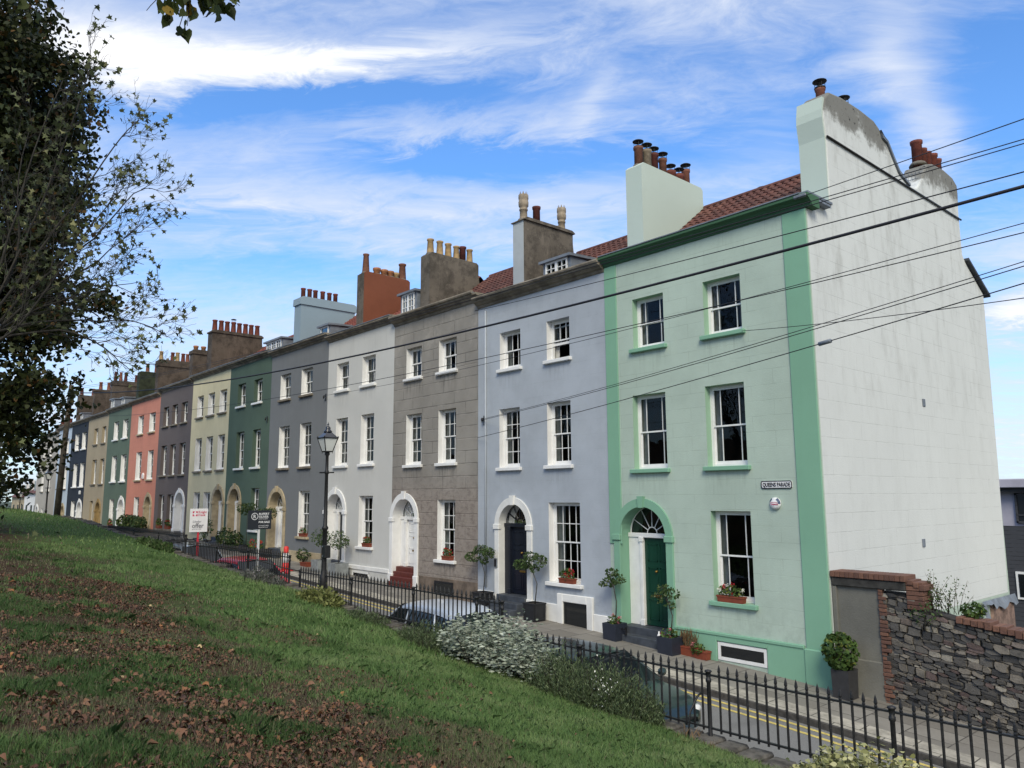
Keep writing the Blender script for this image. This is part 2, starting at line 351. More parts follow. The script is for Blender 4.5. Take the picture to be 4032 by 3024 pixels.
br.inputs['Color1'].default_value = (.24, .225, .20, 1); br.inputs['Color2'].default_value = (.16, .148, .13, 1); br.inputs['Mortar'].default_value = (.05, .046, .04, 1)
c = t.mix(t.ramp(t.noise(t.pos, 1.4, 7, .7), .4, .7, 0, .6), br.outputs[0], (.16, .145, .125)); c = t.mix(t.ramp(t.noise(t.pos, 14, 5, .7), .55, .75, 0, .4), c, (.33, .30, .26))
t.put(t.b.inputs['Base Color'], c); t.b.inputs['Roughness'].default_value = .75; t.put(t.b.inputs['Normal'], t.bump(t.m('SUBTRACT', t.noise(t.pos, 20, 5), br.outputs['Fac']), .4, .01)); M['flag'] = m
grid('pavement', XS, [14.35, 15.2, 16.3], lambda x, y: pave(x) + 0 * y, M['flag'])
m, t = newmat('pale_kerb_paving'); x, y, z = t.sep(t.pos); n = t.noise(t.pos, 2.2, 7, .75)
c = t.mix(t.ramp(n, .35, .65), (.22, .205, .175), (.42, .39, .33)); br = t.n('ShaderNodeTexBrick'); t.put(br.inputs['Vector'], t.comb(x, y, 0)); br.inputs['Scale'].default_value = 1
br.inputs['Brick Width'].default_value = .9; br.inputs['Row Height'].default_value = .5; br.inputs['Mortar Size'].default_value = .012; c = t.mix(br.outputs['Fac'], c, (.07, .065, .055))
t.put(t.b.inputs['Base Color'], c); t.b.inputs['Roughness'].default_value = .85; t.put(t.b.inputs['Normal'], t.bump(n, .4, .02)); M['palekerb'] = m
M['kerbface'] = plain('worn_kerb_face', (.055, .052, .05), .85, .4, 6, .6)
b = MB()
for i in range(len(XS) - 1):
    x0, x1 = XS[i], XS[i + 1]; a, c_ = float(pave(x0)) + .004, float(pave(x1)) + .004
    b.mat(0).poly([(x0, 13.87, a - .012), (x1, 13.87, c_ - .012), (x1, 14.37, c_), (x0, 14.37, a)])
    b.mat(1).poly([(x0, 13.845, a - .03), (x0, 13.845, a - .25), (x1, 13.845, c_ - .25), (x1, 13.845, c_ - .03)]); b.poly([(x0, 13.87, a - .012), (x0, 13.845, a - .03), (x1, 13.845, c_ - .03), (x1, 13.87, c_ - .012)])
tag(b.build('kerb', [M['palekerb'], M['kerbface']]), kind='structure')
M['yellow'] = plain('yellow_line_paint', (.52, .42, .13), .8, .2, 14, .2, dirt=.5)
for yy in (13.66, 13.42):
    b = MB()
    for i in range(len(XS) - 1):
        x0, x1 = XS[i], XS[i + 1]
        b.poly([(x0, yy, road(x0, yy) + .006), (x1, yy, road(x1, yy) + .006), (x1, yy + .075, road(x1, yy + .075) + .006), (x0, yy + .075, road(x0, yy + .075) + .006)])
    tag(b.build('yellow_line', M['yellow']), kind='structure')
# grass bank: earth, dead grass and green, by position
m, t = newmat('bank_earth'); x, y, z = t.sep(t.pos)
edge = t.m('ADD', y, t.m('MULTIPLY', t.m('SUBTRACT', t.noise(t.pos, .45, 5, .65), .5), 5.5)); lush = t.ramp(edge, 3.9, 6.2)
pn = t.noise(t.pos, 1.6, 7, .7); fn = t.noise(t.pos, 16, 5, .7)
br_ = t.mix(t.ramp(fn, .35, .65), (.032, .020, .013), (.075, .048, .030)); br_ = t.mix(t.ramp(pn, .52, .68, 0, .75), br_, (.045, .058, .022))
gr_ = t.mix(t.ramp(fn, .3, .7), (.040, .070, .022), (.085, .14, .042)); gr_ = t.mix(t.ramp(pn, .6, .75, 0, .3), gr_, (.09, .085, .04))
t.put(t.b.inputs['Base Color'], t.mix(lush, br_, gr_)); t.b.inputs['Roughness'].default_value = 1; t.b.inputs['Specular IOR Level'].default_value = .1
t.put(t.b.inputs['Normal'], t.bump(t.m('ADD', fn, pn), .8, .05)); M['earth'] = m
gx = list(np.arange(-112, -40, 4)) + list(np.arange(-40, -16, 1.0)) + list(np.arange(-16, 12.1, .5)); gy = [-60, -30, -15, -8, -5] + list(np.arange(-3, 9.8, .45)) + [9.8]
grid('grass_bank', gx, gy, bank, M['earth'])
# low stone retaining wall under the railing
M['rubble'] = plain('rubble_edge', (.085, .078, .068), .95, .5, 5, 1.0, bscale=14)
b = MB(); rr = random.Random(3)
for i in range(150):
    x = -52 + i * .37; e = float(bank(x, 9.75)); w_ = .37
    for x0 in (x,):
        h0 = e + .03 + rr.uniform(-.04, .05); b.box(x0 + .01, x0 + w_ - .01, 9.72 + rr.uniform(-.05, .03), 10.16 + rr.uniform(-.03, .03), h0 - .34, h0, .03)
        b.box(x0, x0 + w_, 9.76, 10.12, e - 2.2, h0 - .33)
tag(b.build('retaining_wall', M['rubble']), 'low rough stone retaining wall along the foot of the grass bank under the railings', 'wall')

# ---------------------------------------------------------------- houses
YF = 16.0
def arch_pts(xc, r, zs, n=16, a0=0, a1=math.pi): return [(xc + r * math.cos(a1 + (a0 - a1) * i / n), zs + r * math.sin(a1 + (a0 - a1) * i / n)) for i in range(n + 1)]
def facade(b, x0, x1, zb, zt, wins, doors):
    """front sheet with openings; material 0 wall, 1 window reveals, 2 door reveals"""
    holes = [(a, b_, c, d) for a, b_, c, d in wins]
    for d in doors: holes.append((d['x'] - d['r'], d['x'] + d['r'], zb, d['zs'] + d['r']))
    xs = sorted({x0, x1} | {h[0] for h in holes} | {h[1] for h in holes}); zs = sorted({zb, zt} | {h[2] for h in holes} | {h[3] for h in holes})
    for i in range(len(xs) - 1):
        for j in range(len(zs) - 1):
            cx, cz = (xs[i] + xs[i + 1]) / 2, (zs[j] + zs[j + 1]) / 2
            if any(h[0] < cx < h[1] and h[2] < cz < h[3] for h in holes): continue
            b.mat(0).poly([(xs[i], YF, zs[j]), (xs[i + 1], YF, zs[j]), (xs[i + 1], YF, zs[j + 1]), (xs[i], YF, zs[j + 1])])
    for a, b_, c, d in wins:
        q = YF + .30
        b.mat(1).poly([(a, YF, c), (a, q, c), (a, q, d), (a, YF, d)]); b.poly([(b_, YF, c), (b_, YF, d), (b_, q, d), (b_, q, c)])
        b.mat(3).poly([(a, YF, d), (a, q, d), (b_, q, d), (b_, YF, d)]); b.mat(1).poly([(a, YF, c), (b_, YF, c), (b_, q, c), (a, q, c)])
    for d in doors:
        q = YF + d['dep']; P = arch_pts(d['x'], d['r'], d['zs']); top = d['zs'] + d['r']
        for k in range(len(P) - 1):
            (xa, za), (xb, zb_) = P[k], P[k + 1]
            b.mat(0).poly([(xa, YF, za), (xb, YF, zb_), (xb, YF, top), (xa, YF, top)])
            b.mat(2).poly([(xa, YF, za), (xa, q, za), (xb, q, zb_), (xb, YF, zb_)])
        for sx in (-1, 1):
            xx = d['x'] + sx * d['r']; b.mat(2).poly([(xx, YF, zb), (xx, q, zb), (xx, q, d['zs']), (xx, YF, d['zs'])])
SASH = {'6/6': (3, 2, 2), '3/3': (3, 1, 1), '8/8': (4, 2, 2), '4/4': (2, 2, 2), '2/2': (2, 1, 1), 'margin': ('m', 1, 1), '1/1': (1, 1, 1), '3/6': (3, 1, 2), '6/3': (3, 2, 1)}
def sash_window(house, xl, xr, zb, zt, kind, sill, sillz=.11, curtain=None, frame='white', opened=0.0, sx=.09):
    cols, rt, rb = SASH[kind]; b = MB(); y0 = YF + .205
    b.box(xl, xl + .07, y0, y0 + .085, zb, zt); b.box(xr - .07, xr, y0, y0 + .085, zb, zt); b.box(xl + .07, xr - .07, y0, y0 + .085, zt - .06, zt); b.box(xl + .07, xr - .07, y0 - .01, y0 + .085, zb, zb + .055)
    L, Rr, B, T = xl + .07, xr - .07, zb + .055, zt - .06; mid = (B + T) / 2
    for (za, zc, yy, rows, top) in ((mid - .02, T, y0 + .012, rt, 1), (B, mid + .02, y0 + .045, rb, 0)):
        if not top and opened: za, zc = za + opened, zc + opened
        st = .042; b.box(L, L + st, yy, yy + .03, za, zc); b.box(Rr - st, Rr, yy, yy + .03, za, zc)
        b.box(L + st, Rr - st, yy, yy + .03, zc - .04, zc); b.box(L + st, Rr - st, yy, yy + .03, za, za + (.04 if top else .075))
        l2, r2 = L + st, Rr - st; w = r2 - l2; bw = .011
        fx = [.2, .8] if cols == 'm' else [i / cols for i in range(1, cols)]
        for f in fx: b.box(l2 + f * w - bw, l2 + f * w + bw, yy + .004, yy + .026, za + .04, zc - .04)
        for k in range(1, rows): z = za + .04 + (zc - za - .08) * k / rows; b.box(l2, r2, yy + .005, yy + .025, z - bw, z + bw)
    w = b.build('window', M[frame], house)
    g = MB(); o2 = opened
    g.poly([(L, y0 + .028, mid), (Rr, y0 + .028, mid), (Rr, y0 + .028, T), (L, y0 + .028, T)]); g.poly([(L, y0 + .06, B + o2), (Rr, y0 + .06, B + o2), (Rr, y0 + .06, mid + o2), (L, y0 + .06, mid + o2)])
    g.build('pane', M['glass'], w)
    s = MB(); s.box(xl - sx, xr + sx, YF - .11, YF + .206, zb - sillz, zb - .003, .012); s.build('sill', sill, w)
    if curtain:
        side, frac, cm, low = curtain; c = MB(); c.smooth = True; n = 14
        def strip(xa, xb, zl):
            P = [(xa + (xb - xa) * i / n, y0 + .17 + .022 * math.sin(i * 2.2)) for i in range(n + 1)]
            for i in range(n): c.poly([(P[i][0], P[i][1], zl), (P[i + 1][0], P[i + 1][1], zl), (P[i + 1][0], P[i + 1][1], zt), (P[i][0], P[i][1], zt)])
        W_ = xr - xl
        if side in 'LB': strip(xl, xl + W_ * frac, zb + low)
        if side in 'RB': strip(xr - W_ * frac, xr, zb + low)
        if side == 'F': strip(xl, xr, zb + low)
        c.build('curtain', M[cm], w)
    return w
def door_set(house, d):
    x, r, zs, zf, dep = d['x'], d['r'], d['zs'], d['zf'], d['dep']; ring = d.get('ring', .21); tm = d['trim']; g0 = float(pave(x))
    b = MB(); pr = .055; Pi, Po = arch_pts(x, r - .004, zs, 20), arch_pts(x, r + ring, zs, 20)
    for k in range(20):
        for (A, B_) in (((Pi, Po)),):
            (a0, a1), (b0, b1), (c0, c1), (e0, e1) = A[k], A[k + 1], B_[k + 1], B_[k]
            b.poly([(a0, YF - pr, a1), (b0, YF - pr, b1), (c0, YF - pr, c1), (e0, YF - pr, e1)]); b.poly([(e0, YF - pr, e1), (c0, YF - pr, c1), (c0, YF, c1), (e0, YF, e1)]); b.poly([(a0, YF - pr, a1), (a0, YF + .02, a1), (b0, YF + .02, b1), (b0, YF - pr, b1)])
    for sx in (-1, 1):
        xa, xb = sorted((x + sx * (r - .004), x + sx * (r + ring)))
        b.box(xa, xb, YF - pr, YF + .02, g0 + .45, zs - .13, .008)
        b.box(xa - .03, xb + .03, YF - pr - .04, YF + .03, zs - .13, zs + .03, .012)            # impost
        b.box(xa - .03, xb + .03, YF - pr - .035, YF + .03, g0 - .35, g0 + .45, .02)             # plinth block
    kz = zs + r; b.prism([(x - .07, kz - .03), (x + .07, kz - .03), (x + .105, kz + ring + .06), (x - .105, kz + ring + .06)], 1, YF - pr - .045, YF - .01)
    b.build('door_surround', M[tm], house)
    # back of the porch: frame, door leaf, fanlight
    yd = YF + dep; f = MB(); lx, rx = x - r, x + r; dl, dr = x - r + d.get('side', .22), x + r - d.get('side2', .10); dt = zs - .06
    f.box(lx, dl, yd - .10, yd + .06, zf, dt, .01); f.box(dr, rx, yd - .10, yd + .06, zf, dt, .01); f.box(lx, rx, yd - .13, yd + .06, dt, dt + .12, .015)
    for xx in (dl - .10, dr + .0): f.box(xx, xx + .10, yd - .14, yd - .09, zf, dt - .05, .01)
    for xx in (dl - .12, dr - .02): f.box(xx, xx + .14, yd - .16, yd - .09, dt - .11, dt + .02, .01); f.box(xx, xx + .14, yd - .16, yd - .09, zf, zf + .16, .01)
    f.build('door_frame', M[d.get('frame', 'white')], house)
    l = MB(); l.box(dl, dr, yd - .04, yd + .02, zf + .02, dt)
    w = dr - dl; H = dt - zf
    for (u0_, u1_) in ((.12, .46), (.54, .88)):
        for (v0, v1) in ((.07, .30), (.38, .66), (.73, .93)):
            xa, xb, za, zb = dl + u0_ * w, dl + u1_ * w, zf + v0 * H, zf + v1 * H
            l.box(xa, xb, yd - .052, yd - .038, za, za + .03); l.box(xa, xb, yd - .052, yd - .038, zb - .03, zb); l.box(xa, xa + .03, yd - .052, yd - .038, za, zb); l.box(xb - .03, xb, yd - .052, yd - .038, za, zb)
    leaf = l.build('door', M[d['leaf']], house)
    h = MB(); h.box(x + .0, x + .26, yd - .06, yd - .035, zf + .33 * H, zf + .33 * H + .06, .005); h.build('letterbox', M['brass'], leaf)
    h = MB(); h.lathe([(.035, 0), (.035, .02), (.012, .03), (.03, .05), (.03, .06), (0.0, .07)], (0, 0, 0), 10); h.v = [(p[0] + x + .13, yd - .04 - p[2], p[1] + zf + .62 * H) for p in h.v]; h.build('knocker', M['brass'], leaf)
    fl = MB(); P = arch_pts(x, r - .02, zs + .06, 18); yb = yd - .02
    P1 = arch_pts(x, r - .07, zs + .06, 18)
    for k in range(18): fl.poly([(P[k][0], yb - .03, P[k][1]), (P[k + 1][0], yb - .03, P[k + 1][1]), (P1[k + 1][0], yb - .03, P1[k + 1][1]), (P1[k][0], yb - .03, P1[k][1])])
    for a in range(1, 6):
        q = math.pi * a / 6; p0 = Vector((x + .16 * math.cos(q), yb - .02, zs + .06 + .16 * math.sin(q))); p1 = Vector((x + (r - .06) * math.cos(q), yb - .02, zs + .06 + (r - .06) * math.sin(q))); fl.tube([p0, p1], .013, 4, False)
    hub = arch_pts(x, .16, zs + .06, 10); fl.tube([(p[0], yb - .02, p[1]) for p in hub], .014, 4, False)
    if d.get('loops'):
        for a in range(0, 6):
            qs = [math.pi * (a + i / 6) / 6 for i in range(7)]; fl.tube([(x + (.42 + .1 * math.sin((i / 6) * math.pi)) * r / .75 * math.cos(q), yb - .02, zs + .06 + (.42 + .1 * math.sin(i / 6 * math.pi)) * r / .75 * math.sin(q)) for i, q in enumerate(qs)], .010, 4, False)
    fan = fl.build('fanlight', M[d.get('frame', 'white')], house)
    g = MB(); g.poly([(p[0], yb, p[1]) for p in P]); g.build('pane', M['glass'], fan)
    k = MB(); k.box(lx, rx, yd + .5, yd + .52, zs - .1, zs + r); k.build('hall_shade_sheet', M['room_shade'], house)  # near-black sheet painted as the darkness behind the fanlight
    st = MB(); n = max(1, int(round((zf - g0) / .17))); dd = d.get('run', .30)
    for i in range(n):
        z1 = zf - i * (zf - g0) / n; ya = YF + dep - .16 - (i + 1) * dd; ov = .0
        ov = 0.0
        st.box(x - r - ov + .002, x + r + ov - .002, ya, YF + dep + .3 if i == 0 else YF + dep - .16 - i * dd + .02, g0 - .35, z1, .012)
    st.build('steps', M[d.get('step', 'slate')], house)
def cornice(house, x0, x1, zt, mat, leadm, gutter=False, jut=.26, ret=(False, False)):
    j = jut; pr = [(YF + .3, zt), (YF - .02, zt), (YF - .045, zt + .03), (YF - .06, zt + .085), (YF - .13, zt + .11), (YF - .17, zt + .155), (YF - j + .015, zt + .185), (YF - j, zt + .20), (YF - j, zt + .265), (YF + .3, zt + .27)]
    b = MB(); b.prism(pr, 0, x0 + .004 - (j * .7 if ret[0] else 0), x1 - .004 + (j * .7 if ret[1] else 0)); c = b.build('cornice', mat, house)
    b = MB(); b.box(x0 + .006, x1 - .006, YF - j - .02, YF + 1.62, zt + .272, zt + .30); b.build('parapet_lead', leadm, house)
    if gutter:
        b = MB(); b.smooth = True; n = 8; P = [(YF - j - .01 + .065 * math.cos(a), zt + .30 + .065 * math.sin(a)) for a in [math.pi * 2 * i / n for i in range(n)]]
        b.prism(P, 0, x0 + .01, x1 - .01); b.build('gutter', M['darkcornice'], house)
def tiled_roof(house, x0, x1, zt, mat, yr=20.62, zr=None, fine=True):
    """front slope of pantiles, ridge, slated rear slope"""
    ys, z_s = YF + 1.35, zt + .28; zr = zr or zt + 2.82; b = MB(); L = math.hypot(yr - ys, zr - z_s)
    dy, dz_ = (yr - ys) / L, (zr - z_s) / L; ny, nz = -dz_, dy
    nc = int(round(L / .33)); pitch = .24; nu = int((x1 - x0) / pitch * (6 if fine else 3)); us = np.linspace(x0 + .01, x1 - .01, nu + 1)
    prof = [.035 * math.sin(2 * math.pi * (u / pitch)) + .012 * math.sin(4 * math.pi * (u / pitch) + .6) for u in us]
    for k in range(nc):
        s0, s1 = L * k / nc - .015, L * (k + 1) / nc; rows = []
        for s, lift in ((s0, .045), (s0, .078), (s1, .045)):
            rows.append([(u, ys + dy * s + ny * (lift + p), z_s + dz_ * s + nz * (lift + p)) for u, p in zip(us, prof)])
        base = len(b.v); n = len(us)
        for r_ in rows: b.v += r_
        for a in (0, 1):
            for i in range(n - 1): b.f.append((base + a * n + i, base + a * n + i + 1, base + (a + 1) * n + i + 1, base + (a + 1) * n + i)); b.m.append(0); b.sm.append(a == 1)
    b.smooth = False
    for i in range(int((x1 - x0) / .4)):
        a = x0 + .01 + i * .4; P = [(yr + .11 * math.cos(q), zr + .02 + .11 * math.sin(q)) for q in [math.pi * k / 6 for k in range(7)]]; b.prism(P, 0, a, min(a + .392, x1))
    b.poly([(x0 + .01, ys, z_s + .01), (x1 - .01, ys, z_s + .01), (x1 - .01, yr, zr - .02), (x0 + .01, yr, zr - .02)])
    b.mat(1).poly([(x0 + .01, yr, zr), (x1 - .01, yr, zr), (x1 - .01, 22.2, zr - 1.3), (x0 + .01, 22.2, zr - 1.3)]); b.poly([(x0 + .01, 22.2, zr - 1.3), (x1 - .01, 22.2, zr - 1.3), (x1 - .01, 24, zr - .1), (x0 + .01, 24, zr - .1)]); b.poly([(x0 + .01, 24, zr - .1), (x1 - .01, 24, zr - .1), (x1 - .01, 27.2, zt - .4), (x0 + .01, 27.2, zt - .4)])
    return b.build('roof', [mat, M['slate']], house)
POT = {'roll': [(.12, 0), (.115, .08), (.105, .42), (.13, .44), (.135, .49), (.125, .52), (.105, .53), (.10, .45)], 'tall': [(.165, 0), (.155, .15), (.115, .82), (.135, .85), (.135, .90), (.10, .91), (.09, .8)],
       'taper': [(.155, 0), (.15, .05), (.115, .60), (.14, .62), (.145, .68), (.12, .69), (.09, .60)], 'short': [(.12, 0), (.115, .2), (.14, .22), (.14, .30), (.11, .31), (.10, .25)],
       'straight': [(.125, 0), (.12, .55), (.14, .57), (.145, .64), (.115, .65), (.10, .55)], 'crown': [(.17, 0), (.12, .10), (.11, .35), (.13, .36), (.13, .40), (.115, .41), (.12, .46), (.15, .50), (.155, .62), (.14, .63), (.145, .70), (.155, .74), (.15, .84), (.11, .84), (.11, .7)]}
def pot(stack, x, y, z, kind, col, cowl=False, s=1.0, square=False):
    b = MB(); b.lathe([(r * s, h * s) for r, h in POT[kind]], (x, y, z - .06), 12)
    top = max(h for r, h in POT[kind]) * s + z - .06
    if kind == 'crown':
        for i in range(8): a = 2 * math.pi * i / 8; c, q = math.cos(a), math.sin(a); b.mesh([(x + .15 * math.cos(a - .3), y + .15 * math.sin(a - .3), top - .02), (x + .15 * math.cos(a + .3), y + .15 * math.sin(a + .3), top - .02), (x + .15 * c, y + .15 * q, top + .13), (x + .12 * c, y + .12 * q, top - .02)], [(0, 1, 2), (1, 3, 2), (3, 0, 2)])
    b.mat(2).lathe([(.21 * s, -.0), (.16 * s, .10), (.15 * s, .11)], (x, y, z - .05), 10)
    if cowl:
        b.mat(1)
        for i in range(4): a = math.pi / 4 + math.pi / 2 * i; b.tube([(x + .125 * math.cos(a), y + .125 * math.sin(a), top - .05), (x + .13 * math.cos(a), y + .13 * math.sin(a), top + .17)], .008, 4)
        b.lathe([(.175, .17), (.175, .185), (.12, .215), (.04, .235)], (x, y, top), 14); b.lathe([(.14, -.02), (.14, .015)], (x, y, top), 12)
    return b.build('chimney_pot', [M['pot_' + col], M['black'], M['mortar']], stack)
def chimney(house, x0, x1, y0, y1, zb, zt, mat, pots, front=None, cap=.0, lean=.06):
    b = MB(); ws = [0, .25, .5, .75, 1]; pts = [(y0, zb), (y1 + .25, zb), (y1 + .05, zt - .9), (y1, zt - .5), (y1, zt - .1), (y1 - .1, zt - .02), (y0 + .1, zt), (y0, zt - .09)]
    b.prism(pts, 0, x0, x1)
    if front is not None: b.mat(1).box(x0 - .004, x1 - .05, y0 - .012, y0 + .2, zb, zt - .08)
    if cap: b.mat(0).prism([(y0 - .07, zt - cap), (y1 + .07, zt - cap), (y1 + .05, zt - .06), (y1 - .1, zt + .012), (y0 + .1, zt + .012), (y0 - .05, zt - .06)], 0, x0 - .07, x1 + .07)
    c = b.build('chimney', [M[mat], M[front or mat]], house)
    n = len(pots)
    for i, p in enumerate(pots):
        f = p[0]; pot(c, (x0 + x1) / 2 + .03 * ((i % 2) - .5), y0 + f * (y1 - y0), zt, *p[1:])
    return c
def dormer(house, x0, x1, yf, zb, zt, yb, lights=2, pitched=.10, cheek='lead'):
    b = MB(); b.box(x0 - .05, x0 + .10, yf + .02, yb, zb - .6, zt); b.box(x1 - .10, x1 + .05, yf + .02, yb, zb - .6, zt); b.box(x0 + .1, x1 - .1, yf + .02, yf + .3, zb - .6, zb)
    b.prism([(yf - .14, zt), (yb, zt + pitched), (yb, zt + pitched + .09), (yf - .14, zt + .09)], 0, x0 - .13, x1 + .13)
    d = b.build('dormer', M[cheek], house)
    w = MB(); n = lights; W_ = (x1 - x0 - .2) / n
    for i in range(n):
        a = x0 + .1 + i * W_; e = a + W_; w.box(a, a + .055, yf - .03, yf + .05, zb, zt); w.box(e - .055, e, yf - .03, yf + .05, zb, zt); w.box(a + .055, e - .055, yf - .03, yf + .05, zb, zb + .06); w.box(a + .055, e - .055, yf - .03, yf + .05, zt - .06, zt)
        if lights >= 3 or zt - zb > .75:
            w.box((a + e) / 2 - .012, (a + e) / 2 + .012, yf - .02, yf + .03, zb, zt)
            for k in (1, 2): z = zb + (zt - zb) * k / 3; w.box(a, e, yf - .02, yf + .03, z - .012, z + .012)
    win = w.build('window', M['white'], d)
    g = MB(); g.box(x0 + .1, x1 - .1, yf + .012, yf + .016, zb, zt); g.build('pane', M['glass'], win)
    return d
M['blackglass'] = plain('dark_glass', (.012, .014, .016), .06, .1, 1, 0, spec=.6)
M['brass'] = plain('aged_brass', '8a6f3a', .4, .2, 20, .1, metal=.8)
M['mortar'] = plain('flaunching_mortar', '6a655d', .9, .25, 6, .5)
M['greendoor'] = plain('dark_green_gloss', (.008, .045, .028), .3, .1, 4, .05)
M['navydoor'] = plain('black_navy_gloss', (.010, .013, .022), .3, .1, 4, .05)
M['greydoor'] = plain('dark_blue_grey_gloss', (.03, .035, .045), .35, .1, 4, .05)
M['redtile'] = plain('red_tile_step', '5a2a22', .5, .2, 8, .2)
M['tanstone'] = plain('ochre_stone', '8f7850', .85, .15, 3, .3, dirt=.2)
WC = {}
def wc(key, col, **kw): WC[key] = render_wall(key + '_render', col, **kw)
WSPEC = {'mint': ((0.41, 0.50, 0.435), dict(lines=(1.15, .36), ldark=.70, stain=.16, streak=.14, lw=.014)),
 'lavender': ((0.375, 0.41, 0.462), dict(lines=(1.3, .43), ldark=.85, stain=.2, streak=.14, lw=.012)),
 'stone_grey': ((0.275, 0.258, 0.235), dict(lines=(1.3, .425), ldark=.5, stain=.26, streak=.22, lw=.045, bump=.5, off=.18)),
 'warm_white': ((0.53, 0.53, 0.515), dict(stain=.08, streak=.08)),
 'dark_grey': ((0.167, 0.176, 0.187), dict(stain=.10, streak=.10)),
 'dark_green': ((0.078, 0.118, 0.09), dict(stain=.16, streak=.14)),
 'cream': ((0.62, 0.55, 0.36), dict(stain=.14, streak=.2)),
 'brown': ((0.125, 0.105, 0.103), dict(stain=.14, streak=.14)),
 'salmon': ((0.52, 0.215, 0.155), dict(stain=.14, streak=.14, lines=(1.4, .45), ldark=.8, lw=.02)),
 'sage': ((0.100, 0.138, 0.105), dict(stain=.14, streak=.12)),
 'ochre': ((0.335, 0.28, 0.195), dict(stain=.14, streak=.18)),
 'navy': ((0.022, 0.029, 0.042), dict(stain=.12, streak=.1)),
 'sky_blue': ((0.45, 0.53, 0.62), dict(stain=.1, streak=.1)),
 'pale_stone': ((0.4, 0.37, 0.325), dict(stain=.18, streak=.18))}
M['gable'] = render_wall('weathered_white_render', (.60, .625, .625), lines=(1.5, .415), lw=.018, ldark=.72, stain=.05, streak=.10, grime=grime_gable, axis=1, bump=.25)
M['stack_mint'] = render_wall('pale_mint_render', (.47, .55, .50), stain=.05, streak=.04, bump=.12)
M['stack_grey'] = render_wall('rough_grey_render', mul(lin('6a635a'), .95), stain=.3, streak=.3, grime=grime_stack, bump=1.0)
M['stack_brown'] = render_wall('rough_brown_render', mul(lin('5a5047'), .95), stain=.3, streak=.3, grime=grime_stack, bump=1.0)
M['stack_terra'] = render_wall('terracotta_render', mul(lin('7e4c38'), .9), stain=.25, streak=.3, bump=.5)
M['stack_blue'] = render_wall('blue_grey_render', mul(lin('8496a2'), 1.05), stain=.06, streak=.05, bump=.12)
M['stack_white'] = render_wall('limewashed_render', mul(lin('a8aeb2'), 1.0), stain=.2, streak=.25, bump=.5)
M['pinkbrick'] = plain('worn_pink_brick', (.20, .135, .11), .9, .4, 6, .8)
M['ivy'] = plain('ivy_covered_render', (.022, .028, .014), .9, .5, 3, 1.0)
SQ = ('net', 'linen')
def D(x, r, zs, zf, trim, leaf, dep=.42, **k): return dict(x=x, r=r, zs=zs, zf=zf, trim=trim, leaf=leaf, dep=dep, **k)
def rowz(cols, z, kind, sill, cur=None): return [(c[0], c[1], z[0], z[1], kind, sill, cur) for c in cols]
L22, Lnet, RB = ('L', .2, 'linen', 0), ('B', .27, 'linen', .0), ('B', .24, 'linen', 0)
w_ = M['white']; dk = M['darkcornice']
